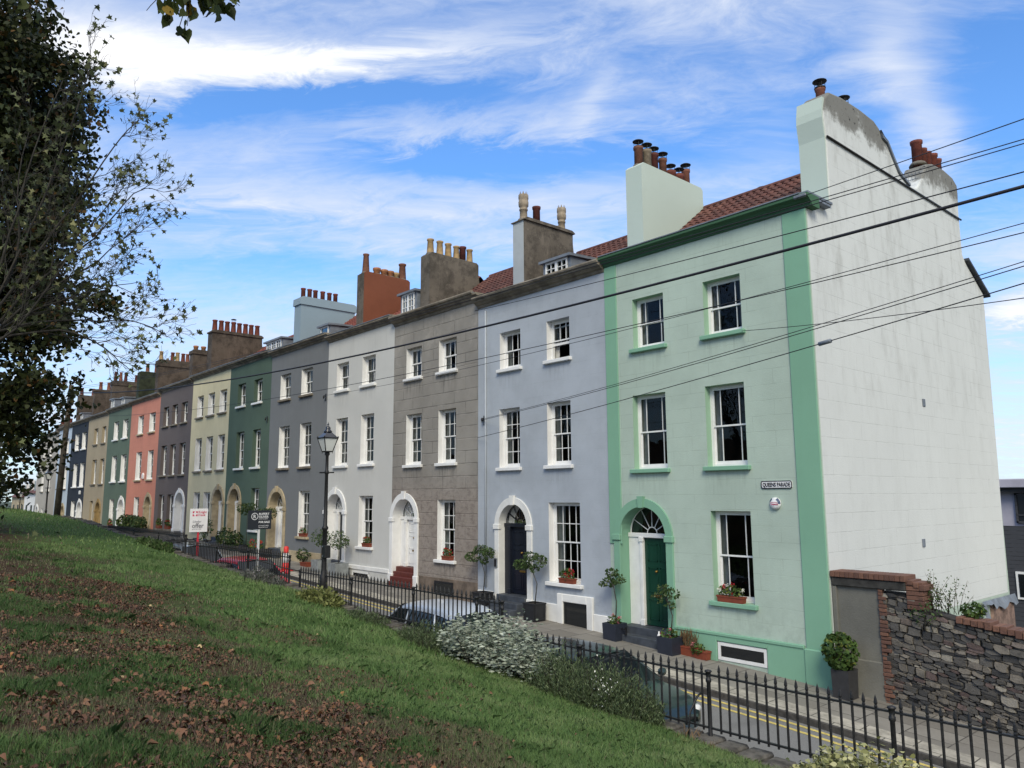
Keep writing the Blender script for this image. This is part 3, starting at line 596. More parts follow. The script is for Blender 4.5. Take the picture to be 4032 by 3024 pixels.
HOUSES = [
 # key, x0, x1, cornice z, wall mat, reveal mat, windows, door, cornice mat, gutter, roof, label
 ('mint', -14.3, -8.15, 6.45, 'mint', 'lgreen', rowz([(-13.30, -12.25), (-11.0, -9.93)], (3.93, 5.32), 'margin', 'green_trim', ('L', .24, 'linen', 0)) + rowz([(-13.38, -12.28), (-11.06, -9.96)], (.68, 2.66), 'margin', 'green_trim', ('L', .19, 'net', 0)) + rowz([(-11.04, -9.95)], (-2.50, -.39), 'margin', 'green_trim', ('L', .17, 'net', 0)),
  D(-13.155, .765, -1.07, -3.40, 'green_trim', 'greendoor', step='slate', side=.50, side2=.10), 'green_dark', False, ('tile_old', True), 'end terrace house in pale mint green with mid green pilasters and a dark green door'),
 ('lavender', -20.1, -14.3, 6.34, 'lavender', 'white', rowz([(-18.95, -17.94), (-16.72, -15.74)], (4.08, 5.31), '3/3', 'white', L22) + rowz([(-18.99, -17.99), (-16.74, -15.74)], (.89, 2.78), '6/6', 'white', L22) + rowz([(-16.72, -15.43)], (-2.5, -.21), '8/8', 'white', ('L', .26, 'linen', 0)),
  D(-18.32, .665, -.93, -3.05, 'offwhite', 'navydoor', step='slate', frame='navydoor', side=.30, dep=.30), 'darkcornice', True, ('tile_old', True), 'lavender grey terrace house with white door arch, white plinth and black door'),
 ('stone_grey', -25.4, -20.1, 6.62, 'stone_grey', 'white', rowz([(-24.53, -23.5), (-22.39, -21.33)], (4.42, 5.6), '3/3', 'white', ('B', .25, 'linen', 0)) + rowz([(-24.48, -23.45), (-22.39, -21.34)], (1.15, 3.05), '6/6', 'white', RB) + rowz([(-22.40, -21.36)], (-2.19, -.13), '6/6', 'white', L22),
  D(-24.51, .74, -.83, -2.62, 'white', 'white', step='redtile', loops=1, side=.42, run=.13), 'darkcornice', True, ('tile_old', True), 'weathered grey brown stone-lined terrace house with white door arch and red tiled steps'),
 ('warm_white', -30.85, -25.4, 6.81, 'warm_white', 'white', rowz([(-30.05, -29.0), (-27.86, -26.81)], (4.55, 5.75), '2/2', 'offwhite', L22) + rowz([(-30.0, -28.97), (-27.87, -26.83)], (1.3, 3.33), '6/6', 'white', RB) + rowz([(-27.88, -26.80)], (-1.99, .02), '6/6', 'white', L22),
  D(-29.86, .74, -.62, -2.68, 'white', 'greydoor', loops=1, side=.5, run=.13), 'darkcornice', False, ('tile_red', True), 'off-white terrace house with white arched doorway and dark door'),
 ('dark_grey', -36.9, -30.85, 6.99, 'dark_grey', 'white', rowz([(-35.8, -34.66), (-33.5, -32.37)], (4.71, 5.95), '3/3', 'darkcornice', ('L', .3, 'linen', 0)) + rowz([(-35.74, -34.6), (-33.46, -32.34)], (1.37, 3.38), '6/6', 'darkcornice', Lnet) + rowz([(-33.36, -32.31)], (-1.79, .26), '6/6', 'stonetrim', RB),
  D(-35.7, .79, -.54, -2.45, 'stonetrim', 'white', loops=1, side=.4), 'darkcornice', False, ('tile_red', True), 'dark grey terrace house with a bath stone door arch and white door'),
 ('dark_green', -42.4, -36.9, 7.11, 'dark_green', 'wall', rowz([(-41.24, -40.17), (-39.06, -38.01)], (4.87, 6.1), '3/3', 'white', L22) + rowz([(-41.14, -40.10), (-38.97, -37.96)], (1.52, 3.46), '6/6', 'white', Lnet) + rowz([(-38.87, -37.86)], (-1.67, .44), '6/6', 'white', None),
  D(-41.03, .72, -.27, -2.25, 'stonetrim', 'stonetrim'), 'darkcornice', False, ('tile_red', True), 'dark bottle green terrace house with bath stone door arch'),
 ('cream', -48.5, -42.4, 7.12, 'cream', 'white', rowz([(-47.61, -46.55), (-45.77, -44.72), (-43.94, -42.85)], (4.76, 6.07), '3/3', 'darkcornice', Lnet) + rowz([(-47.57, -46.49), (-45.73, -44.68), (-43.92, -42.85)], (1.53, 3.5), '6/6', 'darkcornice', Lnet) + rowz([(-47.4, -46.33), (-45.74, -44.68)], (-1.88, .28), '6/6', 'stonetrim', RB),
  D(-43.42, .72, -.28, -2.2, 'stonetrim', 'white'), 'darkcornice', False, ('tile_red', False), 'cream terrace house three windows wide'),
 ('brown', -54.9, -48.5, 7.03, 'brown', 'wall', rowz([(-54.15, -53.02), (-52.33, -51.25), (-50.51, -49.36)], (4.69, 5.98), '3/3', 'darkcornice', Lnet) + rowz([(-54.15, -52.98), (-52.32, -51.21), (-50.49, -49.36)], (1.42, 3.39), '6/6', 'darkcornice', Lnet) + rowz([(-54.08, -52.97), (-52.3, -51.19)], (-2.01, .18), '6/6', 'darkcornice', Lnet),
  D(-49.87, .80, -.5, -2.1, 'white', 'white', dep=.45), 'darkcornice', False, ('tile_old', False), 'brown terrace house three windows wide with white arched doorway'),
 ('salmon', -61.8, -54.9, 6.82, 'salmon', 'white', rowz([(-59.9, -58.6), (-57.2, -55.84)], (4.52, 5.87), '3/3', 'stonetrim', Lnet) + rowz([(-59.84, -58.52), (-57.06, -55.78)], (1.23, 3.23), '6/6', 'stonetrim', Lnet) + rowz([(-59.7, -58.48)], (-1.97, .02), '6/6', 'stonetrim', Lnet),
  D(-56.35, .68, -.6, -2.1, 'stonetrim', 'stonetrim'), 'darkcornice', False, ('tile_old', False), 'salmon pink terrace house with stone door arch'),
 ('sage', -68.3, -61.8, 6.77, 'sage', 'white', rowz([(-66.5, -65.15), (-63.9, -62.53)], (4.49, 5.91), '3/3', 'white', Lnet) + rowz([(-66.45, -65.03), (-63.85, -62.41)], (1.22, 3.22), '6/6', 'white', Lnet) + rowz([(-66.3, -65.0)], (-2.22, -.12), '6/6', 'white', Lnet),
  D(-62.98, .72, -.85, -2.1, 'white', 'white', dep=.45), 'darkcornice', False, ('tile_old', False), 'sage green terrace house with white door arch beside the salmon pink one'),
 ('ochre', -75.0, -68.3, 6.68, 'ochre', 'wall', rowz([(-72.85, -71.5), (-70.2, -68.95)], (4.46, 5.82), '3/3', 'darkcornice', Lnet) + rowz([(-72.75, -71.32), (-70.2, -68.85)], (1.12, 3.16), '6/6', 'darkcornice', Lnet) + rowz([(-72.6, -71.59)], (-2.02, -.27), '6/6', 'tanstone', Lnet),
  D(-69.77, .70, -1.05, -2.1, 'tanstone', 'tanstone'), 'darkcornice', False, ('tile_old', False), 'ochre tan terrace house with tan door arch'),
 ('navy', -81.4, -75.0, 6.65, 'navy', 'white', rowz([(-79.8, -78.2), (-77.1, -75.55)], (4.29, 5.78), '3/3', 'white', Lnet) + rowz([(-79.6, -78.0), (-76.99, -75.5)], (.97, 3.06), '6/6', 'white', Lnet) + rowz([(-79.5, -77.96)], (-2.0, -.32), '6/6', 'white', Lnet),
  D(-76.27, .80, -1.15, -2.05, 'white', 'white', dep=.45), 'darkcornice', False, ('tile_old', False), 'navy blue terrace house with white windows and white door arch'),
 ('sky_blue', -87.0, -81.4, 6.55, 'sky_blue', 'white', rowz([(-86.2, -84.8), (-83.7, -82.3)], (4.2, 5.6), '3/3', 'darkcornice', Lnet) + rowz([(-86.2, -84.8), (-83.7, -82.3)], (.85, 2.95), '6/6', 'darkcornice', Lnet),
  D(-82.9, .70, -1.45, -2.05, 'stonetrim', 'stonetrim'), 'darkcornice', False, ('tile_red', False), 'sky blue terrace house behind the leaning pole'),
 ('pale_stone', -96.8, -87.0, 6.3, 'pale_stone', 'white', rowz([(-94.2, -93.0), (-91.0, -89.8)], (4.2, 5.6), '3/3', 'darkcornice', Lnet) + rowz([(-94.2, -93.0), (-91.0, -89.8)], (.65, 2.75), '6/6', 'darkcornice', Lnet) + rowz([(-93.2, -92.2)], (-2.0, -1.1), '3/3', 'white', None),
  D(-95.3, .62, -1.50, -2.05, 'white', 'white'), 'darkcornice', False, ('tile_old', False), 'pale stone coloured house at the far end of the tall terrace'),
]
M['green_dark'] = render_wall('mid_green_cornice', mul(lin('41634b'), 1.0), stain=.1, streak=.05, bump=.1)
HO = {}
for q in HOUSES:
    col_, kw_ = WSPEC[q[4]]; wl_ = [(w[0], w[1], w[2]) for w in q[6]]
    wc(q[4], col_, grime=drips(wl_, .3 if q[0] in ('stone_grey', 'brown') else .5, .75 if q[0] == 'stone_grey' else .4, grime_stone if q[0] == 'stone_grey' else None), **kw_)
for key, x0, x1, zt, wm, rm, wins, door, cm, gut, (rf, fine), lab in HOUSES:
    h = thing('terrace_house', ((x0 + x1) / 2, YF + 1, float(pave((x0 + x1) / 2))), lab, 'house', 'painted houses of the terrace'); HO[key] = h
    b = MB(); facade(b, x0, x1, -5.2, zt + .02, [(a, b_, c, d) for a, b_, c, d, *_ in wins], [door])
    e = .004; yb = 27.2; zz_ = zt - .4
    for xx in (x0 + e, x1 - e): b.mat(0).poly([(xx, YF + .001, -6), (xx, yb, -6), (xx, yb, zz_), (xx, YF + .001, zt)])
    b.poly([(x0 + e, yb, -6), (x1 - e, yb, -6), (x1 - e, yb, zz_), (x0 + e, yb, zz_)])
    wall = WC[wm]; rev = wall if rm == 'wall' else M[rm]; sof = wall if key != 'mint' else M['lgreen']
    b.build('wall', [wall, rev, M[door['trim']], sof], h)
    r = MB(); r.poly([(x0 + .01, YF + 1.7, -4), (x1 - .01, YF + 1.7, -4), (x1 - .01, YF + 1.7, zt - .1), (x0 + .01, YF + 1.7, zt - .1)]); r.build('interior_shade_sheet', M['room_shade'], h)  # flat sheet behind all windows, its near-black colour stands for room shade
    for i, (a, b_, c, d, kind, sill, cur) in enumerate(wins):
        if cur and cur[0] == 'L' and rnd.random() < .25: cur = ('B', cur[1], cur[2], cur[3])
        sash_window(h, a, b_, c, d, kind, M[sill], curtain=cur, opened=.42 if (key == 'lavender' and i == 1) else 0)
    door_set(h, door)
    nxt = [q for q in HOUSES if abs(q[2] - x0) < .01]; prv = [q for q in HOUSES if abs(q[1] - x1) < .01]
    cornice(h, x0, x1, zt, M[cm], M['lead'], gut, ret=(bool(nxt) and nxt[0][3] < zt, (not prv) or prv[0][3] < zt))
    tiled_roof(h, x0 + (.01 if x0 == -42.4 else .34), x1 - (.66 if key == 'mint' else .01 if x1 == -42.4 else .32), zt, M[rf], fine=fine)
# plinths, pilasters and basement lights of the nearer houses
def strip(h, name, boxes, mat, bev=.01):
    for q in boxes: b = MB(); b.box(*q, bev); b.build(name, M[mat] if isinstance(mat, str) else mat, h)
h = HO['mint']
strip(h, 'pilaster', [(-14.29, -13.86, YF - .035, YF + .01, -1.3, 6.44)], 'green_trim'); strip(h, 'pilaster', [(-8.74, -8.16, YF - .035, YF + .01, -3.3, 6.44)], 'green_trim'); strip(h, 'pilaster_base', [(-8.78, -8.13, YF - .075, YF + .01, -5.0, -3.28)], 'green_trim', .02)
strip(h, 'plinth', [(-12.2, -11.0, YF - .045, YF + .01, -5, -3.28), (-9.68, -8.78, YF - .045, YF + .01, -5, -3.28), (-11.0, -9.68, YF - .045, YF + .01, -3.42, -3.28)], 'green_trim')
strip(h, 'plinth_moulding', [(-12.2, -8.78, YF - .07, YF + .01, -3.30, -3.22)], 'green_trim', .015)
def basement(h, x0, x1, zb, zt, fr='white', y=YF - .02):
    b = MB(); t_ = .075; b.box(x0, x1, y, y + .03, zb, zb + t_); b.box(x0, x1, y, y + .03, zt - t_, zt); b.box(x0, x0 + t_, y - .001, y + .031, zb, zt); b.box(x1 - t_, x1, y - .001, y + .031, zb, zt)
    w = b.build('basement_window', M[fr], h); g = MB(); g.box(x0 + t_, x1 - t_, y + .012, y + .018, zb + t_, zt - t_); g.build('pane', M['blackglass'], w)
basement(h, -10.98, -9.70, -3.84, -3.44)
h = HO['lavender']
strip(h, 'pilaster', [(-20.08, -19.72, YF - .012, YF + .01, -2.9, 6.3)], WC['lavender'], .004)
strip(h, 'plinth', [(-17.40, -16.35, YF - .05, YF + .01, -4.6, -3.12), (-14.95, -14.32, YF - .05, YF + .01, -4.6, -3.24), (-20.06, -19.3, YF - .05, YF + .01, -4.6, -3.02)], 'offwhite', .015)
strip(h, 'basement_surround', [(-16.35, -16.12, YF - .08, YF + .01, -4.5, -2.80), (-15.18, -14.95, YF - .08, YF + .01, -4.5, -2.80), (-16.12, -15.18, YF - .08, YF + .01, -3.02, -2.80)], 'offwhite', .015)
basement(h, -16.12, -15.18, -3.75, -3.02, 'blackglass', YF - .022)
h = HO['stone_grey']; strip(h, 'plinth', [(-23.5, -20.12, YF - .03, YF + .01, -4.4, -2.82)], plain('stained_stone', '6b5f55', .9, .35, 3, .6, dirt=.5)); basement(h, -22.5, -21.4, -3.38, -2.92, 'black', YF - .05)
h = HO['warm_white']; strip(h, 'plinth', [(-28.95, -25.5, YF - .04, YF + .01, -4.4, -2.88)], 'warmplinth' if 'warmplinth' in M else WC['warm_white']); strip(h, 'plinth_moulding', [(-28.95, -25.45, YF - .075, YF + .01, -2.90, -2.74)], 'offwhite', .015); basement(h, -28.2, -26.9, -3.28, -2.96, 'offwhite', YF - .06)
h = HO['dark_grey']; strip(h, 'plinth', [(-34.6, -30.9, YF - .05, YF + .01, -3.4, -2.45)], 'stonetrim'); strip(HO['dark_green'], 'plinth', [(-40.0, -36.95, YF - .05, YF + .01, -3.2, -2.2)], WC['dark_green'])
# rain pipe on the lavender house
b = MB(); b.tube([(-19.66, YF - .04, 6.2), (-19.66, YF - .04, -2.9)], .035, 6); b.build('rain_pipe', WC['lavender'], HO['lavender'])
# chimney stacks: (house, x0, x1, y0, y1, zb, zt, mat, pots[(f, kind, colour, cowl, scale)])
chimney(HO['mint'], -14.62, -14.0, 17.45, 20.6, 6.5, 10.03, 'stack_mint', [(.09, 'straight', 'brown', True, 1.1), (.21, 'straight', 'pale', True, 1.1), (.33, 'straight', 'dark', True, 1.1), (.46, 'straight', 'brown', True, 1.0), (.60, 'short', 'red', True, 1.25), (.73, 'short', 'red', True, 1.2), (.86, 'straight', 'rust', True, 1.0)])
chimney(HO['lavender'], -20.42, -19.8, 17.9, 20.4, 6.5, 10.04, 'stack_grey', [(.10, 'crown', 'pale', False, 1.25), (.35, 'straight', 'dark', False, 1.15), (.78, 'short', 'pale', False, .8), (.88, 'crown', 'pale', False, 1.2)], front='stack_white', cap=.10)
chimney(HO['stone_grey'], -25.7, -25.05, 17.4, 19.95, 6.7, 9.95, 'stack_grey', [(.10, 'taper', 'buff', False, 1.05), (.28, 'taper', 'buff', False, 1.05), (.46, 'taper', 'buff', False, 1.05), (.62, 'taper', 'buff', False, 1.0), (.76, 'straight', 'dark', False, 1.15), (.90, 'taper', 'buff', False, 1.0)])
chimney(HO['warm_white'], -31.2, -30.55, 17.55, 20.06, 6.9, 10.42, 'stack_terra', [(.10, 'tall', 'brown', False, 1.1), (.33, 'short', 'orange', False, 1.35), (.50, 'short', 'orange', False, 1.35), (.63, 'short', 'orange', False, 1.3), (.76, 'short', 'buff', False, 1.25), (.90, 'taper', 'brown', False, 1.3)], front='stack_grey')
chimney(HO['dark_grey'], -37.3, -36.55, 17.28, 20.44, 7.0, 10.37, 'stack_blue', [(.09, 'straight', 'red', False, .95), (.20, 'straight', 'red', False, .95), (.31, 'straight', 'red', False, .95), (.44, 'straight', 'red', False, .95), (.57, 'straight', 'red', False, .95), (.68, 'straight', 'red', False, .95)], cap=.42)
chimney(HO['cream'], -49.0, -48.2, 16.9, 20.15, 7.1, 10.5, 'stack_brown', [(.08 + .122 * i, 'taper', 'red', i == 3, 1.15) for i in range(8)], cap=.16)
chimney(HO['brown'], -55.2, -54.55, 17.85, 20.2, 7.0, 10.28, 'stack_brown', [(.12, 'short', 'orange', False, 1.3), (.34, 'short', 'orange', False, 1.3), (.6, 'short', 'brown', False, 1.2)], cap=.3)
chimney(HO['salmon'], -62.1, -61.45, 17.6, 20.0, 6.8, 10.5, 'stack_brown', [(.10, 'taper', 'buff', False, 1.1), (.30, 'short', 'pale', False, .8), (.45, 'taper', 'red', False, 1.1), (.60, 'taper', 'buff', False, 1.15), (.78, 'taper', 'red', False, 1.1), (.92, 'taper', 'rust', False, 1.1)], cap=.5)
chimney(HO['sage'], -68.6, -67.9, 18.0, 20.3, 6.8, 10.45, 'ivy', [(.3, 'taper', 'rust', False, 1.1), (.6, 'taper', 'red', False, 1.1)])
chimney(HO['ochre'], -75.3, -74.65, 17.6, 20.4, 6.7, 10.4, 'stack_brown', [(.10, 'tall', 'dark', False, 1.0), (.25, 'tall', 'rust', False, 1.0), (.40, 'tall', 'dark', False, 1.0), (.72, 'taper', 'dark', False, 1.1), (.88, 'taper', 'orange', False, 1.1)], cap=.4)
chimney(HO['navy'], -81.7, -81.1, 17.6, 20.4, 6.7, 10.3, 'stack_brown', [(.2, 'taper', 'rust', False, 1.2), (.45, 'taper', 'rust', False, 1.2), (.75, 'taper', 'red', False, 1.2)], cap=.2)
chimney(HO['sky_blue'], -87.3, -86.6, 17.4, 20.4, 6.6, 10.3, 'stack_brown', [(.1, 'taper', 'dark', False, 1.2), (.45, 'taper', 'red', False, 1.2), (.62, 'taper', 'red', False, 1.2)])
chimney(HO['pale_stone'], -97.0, -96.3, 17.4, 19.4, 6.0, 8.0, 'stack_brown', [(.3, 'taper', 'red', False, 1.2), (.7, 'taper', 'red', False, 1.2)])
dormer(HO['lavender'], -18.75, -17.5, 17.85, 7.22, 7.98, 19.6, 2)
dormer(HO['warm_white'], -27.0, -25.9, 17.3, 7.55, 8.42, 19.0, 2, .02)
dormer(HO['dark_grey'], -34.95, -33.95, 17.6, 7.75, 8.42, 19.6, 1)
dormer(HO['dark_green'], -41.5, -39.4, 17.6, 7.95, 8.62, 19.6, 3)
dormer(HO['ochre'], -73.9, -72.8, 17.4, 7.2, 8.5, 19.4, 1); dormer(HO['ochre'], -70.5, -69.5, 17.4, 7.2, 8.3, 19.4, 1)
dormer(HO['sky_blue'], -85.2, -84.2, 17.4, 7.1, 8.2, 19.4, 1)
# roof light and flue cowl on the mint house
h = HO['mint']; b = MB(); b.box(-11.0, -10.05, 17.75, 18.5, 7.10, 7.17); 
sl_ = MB(); za = 6.73
def onroof(y): return 6.73 + (y - 17.35) * .80
b = MB(); b.mesh([(-11.0, 17.75, onroof(17.75) + .16), (-10.05, 17.75, onroof(17.75) + .16), (-10.05, 18.45, onroof(18.45) + .22), (-11.0, 18.45, onroof(18.45) + .22), (-11.0, 17.75, onroof(17.75)), (-10.05, 17.75, onroof(17.75)), (-10.05, 18.45, onroof(18.45)), (-11.0, 18.45, onroof(18.45))], [(0, 1, 2, 3), (4, 5, 1, 0), (5, 6, 2, 1), (7, 4, 0, 3), (6, 7, 3, 2)]); rl = b.build('roof_light', M['slate'], h)
b = MB(); b.mesh([(-10.92, 17.81, onroof(17.81) + .175), (-10.13, 17.81, onroof(17.81) + .175), (-10.13, 18.39, onroof(18.39) + .222), (-10.92, 18.39, onroof(18.39) + .222)], [(0, 1, 2, 3)]); b.build('pane', M['blackglass'], rl)
b = MB(); b.lathe([(.07, 0), (.07, .25)], (-12.0, 20.9, 9.1), 10); b.lathe([(.20, .34), (.19, .37), (.05, .42)], (-12.0, 20.9, 9.1), 12)
for a in range(3): b.tube([(-12.0 + .06 * math.cos(a * 2.1), 20.9 + .06 * math.sin(a * 2.1), 9.33), (-12.0 + .12 * math.cos(a * 2.1), 20.9 + .12 * math.sin(a * 2.1), 9.46)], .008, 4)
b.build('flue_cowl', M['black'], h)
# the tall gable wall with its two stacks
XG = -8.15
out = [(16.015, -7), (16.015, 6.40), (16.3, 6.74), (17.18, 6.80), (17.22, 8.55), (17.15, 9.05), (17.17, 9.25), (17.30, 9.62), (17.55, 9.84), (18.2, 9.93), (19.2, 9.96), (20.05, 9.92), (20.36, 9.80), (20.48, 9.56), (20.75, 9.50), (21.1, 9.12), (21.4, 8.82), (22.04, 8.62), (22.62, 8.72), (23.1, 9.15), (23.32, 9.45), (23.55, 9.72), (24.0, 9.86), (24.9, 9.92), (25.6, 9.86), (25.93, 9.70), (25.95, 9.4), (25.86, 8.7), (25.86, 7.4), (26.05, 7.2), (27.45, 6.38), (27.3, 1), (27.1, -3.02), (16.6, -3.05), (16.6, -7)]
b = MB(); b.prism(out, 0, -8.80, XG); gw = b.build('gable_wall', M['gable'], h)
mod = gw.modifiers.new('soft_edges', 'BEVEL'); mod.width = .05; mod.segments = 2; mod.limit_method = 'ANGLE'; mod.angle_limit = R(50)
b = MB(); b.prism([(17.215, 6.82), (17.235, 8.55), (17.17, 9.05), (17.19, 9.25), (17.31, 9.60), (17.2, 9.60), (17.13, 9.26), (17.11, 9.05), (17.185, 8.55), (17.165, 6.82)], 0, -8.83, -8.17); b.build('stack_front', M['stack_mint'], h)
b = MB(); b.tube([(XG + .03, 17.22, 8.56), (XG + .03, 25.9, 8.53)], .028, 6); b.build('string_cable', M['black'], gw)
b = MB(); b.prism([(20.40, 9.66), (20.50, 9.62), (20.76, 9.56), (21.12, 9.18), (21.42, 8.88), (22.06, 8.67), (22.06, 8.60), (21.40, 8.80), (21.08, 9.10), (20.73, 9.48), (20.46, 9.54), (20.36, 9.74)], 0, -8.9, XG + .05); b.build('flashing', M['lead'], gw)
b = MB(); b.prism([(26.0, 7.30), (27.7, 6.40), (27.7, 6.32), (26.0, 7.22)], 0, -9.2, XG + .12); b.build('barge_flashing', M['slate'], gw)
b = MB(); b.box(-8.6, XG + .06, 16.02, 17.2, 6.80, 6.86); b.box(-8.3, XG + .16, 15.72, 16.9, 6.62, 6.70, .02); b.build('corner_lead', M['lead'], h)
for (yy, zz) in ((21.8, 2.42), (21.05, -1.25)):
    b = MB(); b.box(XG - .01, XG + .025, yy - .08, yy + .08, zz - .1, zz + .1, .006); b.build('air_vent', M['lead'], gw)
for yy, col in ((17.75, 'orange'), (19.0, 'orange')):
    pot(gw, -8.47, yy, 9.60, 'straight', 'rust', True, .92)
for i, yy in enumerate((23.75, 24.15, 24.5, 24.95, 25.3)): pot(gw, -8.47, yy, 9.86, 'straight', 'red', False, (1.25, 1.05, 1.05, 1.15, 1.05)[i])
# buff pot rims on top rear pots: wire spikes against birds
b = MB()
for k in range(2):
    z0 = 9.05 + .28 * k; b.tube([(XG + .01, 22.75 + .3 * k, z0), (-8.78, 22.75 + .3 * k, z0)], .01, 4)
    for i in range(6): b.tube([(-8.2 - i * .1, 22.75 + .3 * k, z0 - .03), (-8.2 - i * .1, 22.7 + .3 * k, z0 + .08)], .006, 4)
b.build('bird_spikes', M['lead'], gw)
# ---------------------------------------------------------------- lettering
def text(parent, s, pos, size, mat, right=(1, 0, 0), up=(0, 0, 1), bold=0.0, sx=1.0, align='LEFT', shear=0.0, name='lettering', extr=.002):
    cu = bpy.data.curves.new(name, 'FONT'); cu.body = s; cu.size = size; cu.extrude = extr; cu.offset = bold; cu.align_x = align; cu.shear = shear; cu.resolution_u = 3
    tmp = bpy.data.objects.new(name, cu); COL.objects.link(tmp); dg = bpy.context.evaluated_depsgraph_get(); dg.update()
    me = bpy.data.meshes.new_from_object(tmp.evaluated_get(dg)); bpy.data.objects.remove(tmp)
    me.name = name; me.materials.clear(); me.materials.append(mat)
    Rg = Vector(right) * sx; U = Vector(up); N = Vector(right).cross(U); mt = Matrix(((Rg.x, U.x, N.x, 0), (Rg.y, U.y, N.y, 0), (Rg.z, U.z, N.z, 0), (0, 0, 0, 1)))
    me.transform(mt); return link(bpy.data.objects.new(name, me), parent, pos)
def flat(name, col, rough=.5): return plain(name, col, rough, .04, 5, 0)
M['ink'] = flat('black_lettering', (.012, .012, .02)); M['signwhite'] = flat('white_enamel', (.72, .72, .74), .3)
def rrect(x0, x1, z0, z1, r, n=5):
    P = []
    for cx, cz, a in ((x1 - r, z0 + r, -90), (x1 - r, z1 - r, 0), (x0 + r, z1 - r, 90), (x0 + r, z0 + r, 180)):
        for k in range(n + 1): q = R(a + 90 * k / n); P.append((cx + r * math.cos(q), cz + r * math.sin(q)))
    return P
sg = thing('street_sign', (-9.20, YF, .12), 'white street name plate with black border and black capitals on the mint green wall', 'sign')
tilt = 0
b = MB(); b.prism(rrect(-9.63, -8.86, .125, .305, .045), 1, YF - .022, YF - .002); b.build('plate', M['signwhite'], sg)
b = MB(); A, B_ = rrect(-9.63, -8.86, .125, .305, .045), rrect(-9.608, -8.882, .147, .283, .03)
for k in range(len(A)): j = (k + 1) % len(A); b.poly([(A[k][0], YF - .0245, A[k][1]), (A[j][0], YF - .0245, A[j][1]), (B_[j][0], YF - .0245, B_[j][1]), (B_[k][0], YF - .0245, B_[k][1])])
b.build('border', M['ink'], sg)
text(sg, 'QUEENS PARADE', (-9.245, YF - .026, .172), .125, M['ink'], bold=.0035, sx=.70, align='CENTER')
M['navyblue'] = flat('navy_plastic', (.03, .06, .14)); M['alarmwhite'] = flat('white_plastic', (.72, .73, .74), .35); M['crimson'] = flat('crimson_print', (.5, .05, .12))
al = thing('alarm_box', (-9.28, YF, -.34), 'round white alarm box with dark blue segments and red print below the street name plate', 'alarm')
b = MB(); cx, cz = -9.285, -.205; rr_ = .135
b.lathe([(rr_, 0), (rr_, .05), (.10, .085), (0.0, .09)], (0, 0, 0), 20); b.v = [(p[0] + cx, YF - p[2], p[1] + cz) for p in b.v]; b.build('cover', M['alarmwhite'], al)
b = MB()
for a0, a1 in ((-5, 62), (118, 165)):
    for k in range(6):
        q0, q1 = R(a0 + (a1 - a0) * k / 6), R(a0 + (a1 - a0) * (k + 1) / 6)
        b.poly([(cx + .137 * math.cos(q0), YF - .053, cz + .137 * math.sin(q0)), (cx + .137 * math.cos(q1), YF - .053, cz + .137 * math.sin(q1)), (cx + .095 * math.cos(q1) , YF - .092, cz + .095 * math.sin(q1)), (cx + .095 * math.cos(q0), YF - .092, cz + .095 * math.sin(q0))])
b.build('blue_segment', M['navyblue'], al)
text(al, 'CARMION', (cx + .012, YF - .093, cz - .035), .046, M['crimson'], align='CENTER', bold=.001, sx=.8)
b = MB(); P = [(cx - .10 + .0 + .10 * (1 - math.cos(R(a))), cz - .02 + .042 * math.sin(R(a))) for a in range(-30, 151, 15)]
for k in range(len(P) - 1): b.poly([(P[k][0], YF - .0925, P[k][1]), (P[k + 1][0], YF - .0925, P[k + 1][1]), (P[k + 1][0], YF - .0925, P[k + 1][1] + .010), (P[k][0], YF - .0925, P[k][1] + .010)])
b.build('swoosh', M['crimson'], al)
# ---------------------------------------------------------------- estate agents' boards on the railings (they face along the street)
RY, UZ = (0, 1, 0), (0, 0, 1)
M['kfred'] = flat('red_print', (.55, .03, .10)); M['kfgrey'] = flat('grey_print', (.16, .16, .18)); M['boardwhite'] = flat('white_board', (.74, .74, .76)); M['slateboard'] = flat('dark_slate_board', (.018, .022, .030)); M['postred'] = flat('red_painted_post', (.55, .03, .05)); M['postwhite'] = flat('white_painted_post', (.66, .66, .66))
bx = -29.6; kf = thing('agents_board', (bx, 10.2, -2.4), 'white estate agent board reading Under offer on a red post', 'sign board', 'estate agents boards on the railings')
y0, y1, z0, z1 = 9.90, 10.56, -1.29, -.43
b = MB(); b.box(bx - .012, bx, y0, y1, z0, z1, .004); b.build('board', M['boardwhite'], kf)
b = MB(); b.box(bx - .06, bx - .014, 10.21, 10.27, -2.6, -.7); b.build('post', M['postred'], kf)
b = MB()
for sy in (-1, 1):
    for sz in (-1, 1):
        c = Vector((bx + .003, y0 + .185 + sy * .05, z1 - .185 + sz * .05)); s = .04
        b.poly([c + Vector((0, sy * s, sz * s)), c + Vector((0, -sy * s * .9, sz * s)), c + Vector((0, -sy * s * .3, -sz * s * .2)), c + Vector((0, -sy * s * .1, -sz * s * .6)), c + Vector((0, sy * s, -sz * s * .9))][::1])
b.build('logo', M['kfred'], kf)
text(kf, 'Knight', (bx + .004, y0 + .30, z1 - .165), .125, M['kfred'], RY, UZ, bold=.001, sx=.92); text(kf, 'Frank', (bx + .004, y0 + .30, z1 - .275), .125, M['kfred'], RY, UZ, bold=.001, sx=.92)
text(kf, 'Under', (bx + .004, y0 + .10, z0 + .345), .12, M['kfgrey'], RY, UZ, shear=.3); text(kf, 'offer', (bx + .004, y0 + .09, z0 + .155), .24, M['kfgrey'], RY, UZ, bold=.003, sx=.92)
text(kf, '0117 317 1999', (bx + .004, y0 + .10, z0 + .085), .055, M['kfgrey'], RY, UZ)
bx = -23.9; ro = thing('agents_board', (bx, 10.2, -2.4), 'dark slate for sale board on a white post in front of the dark green house', 'sign board', 'estate agents boards on the railings')
y0, y1, z0, z1 = 9.78, 10.55, -1.02, -.43
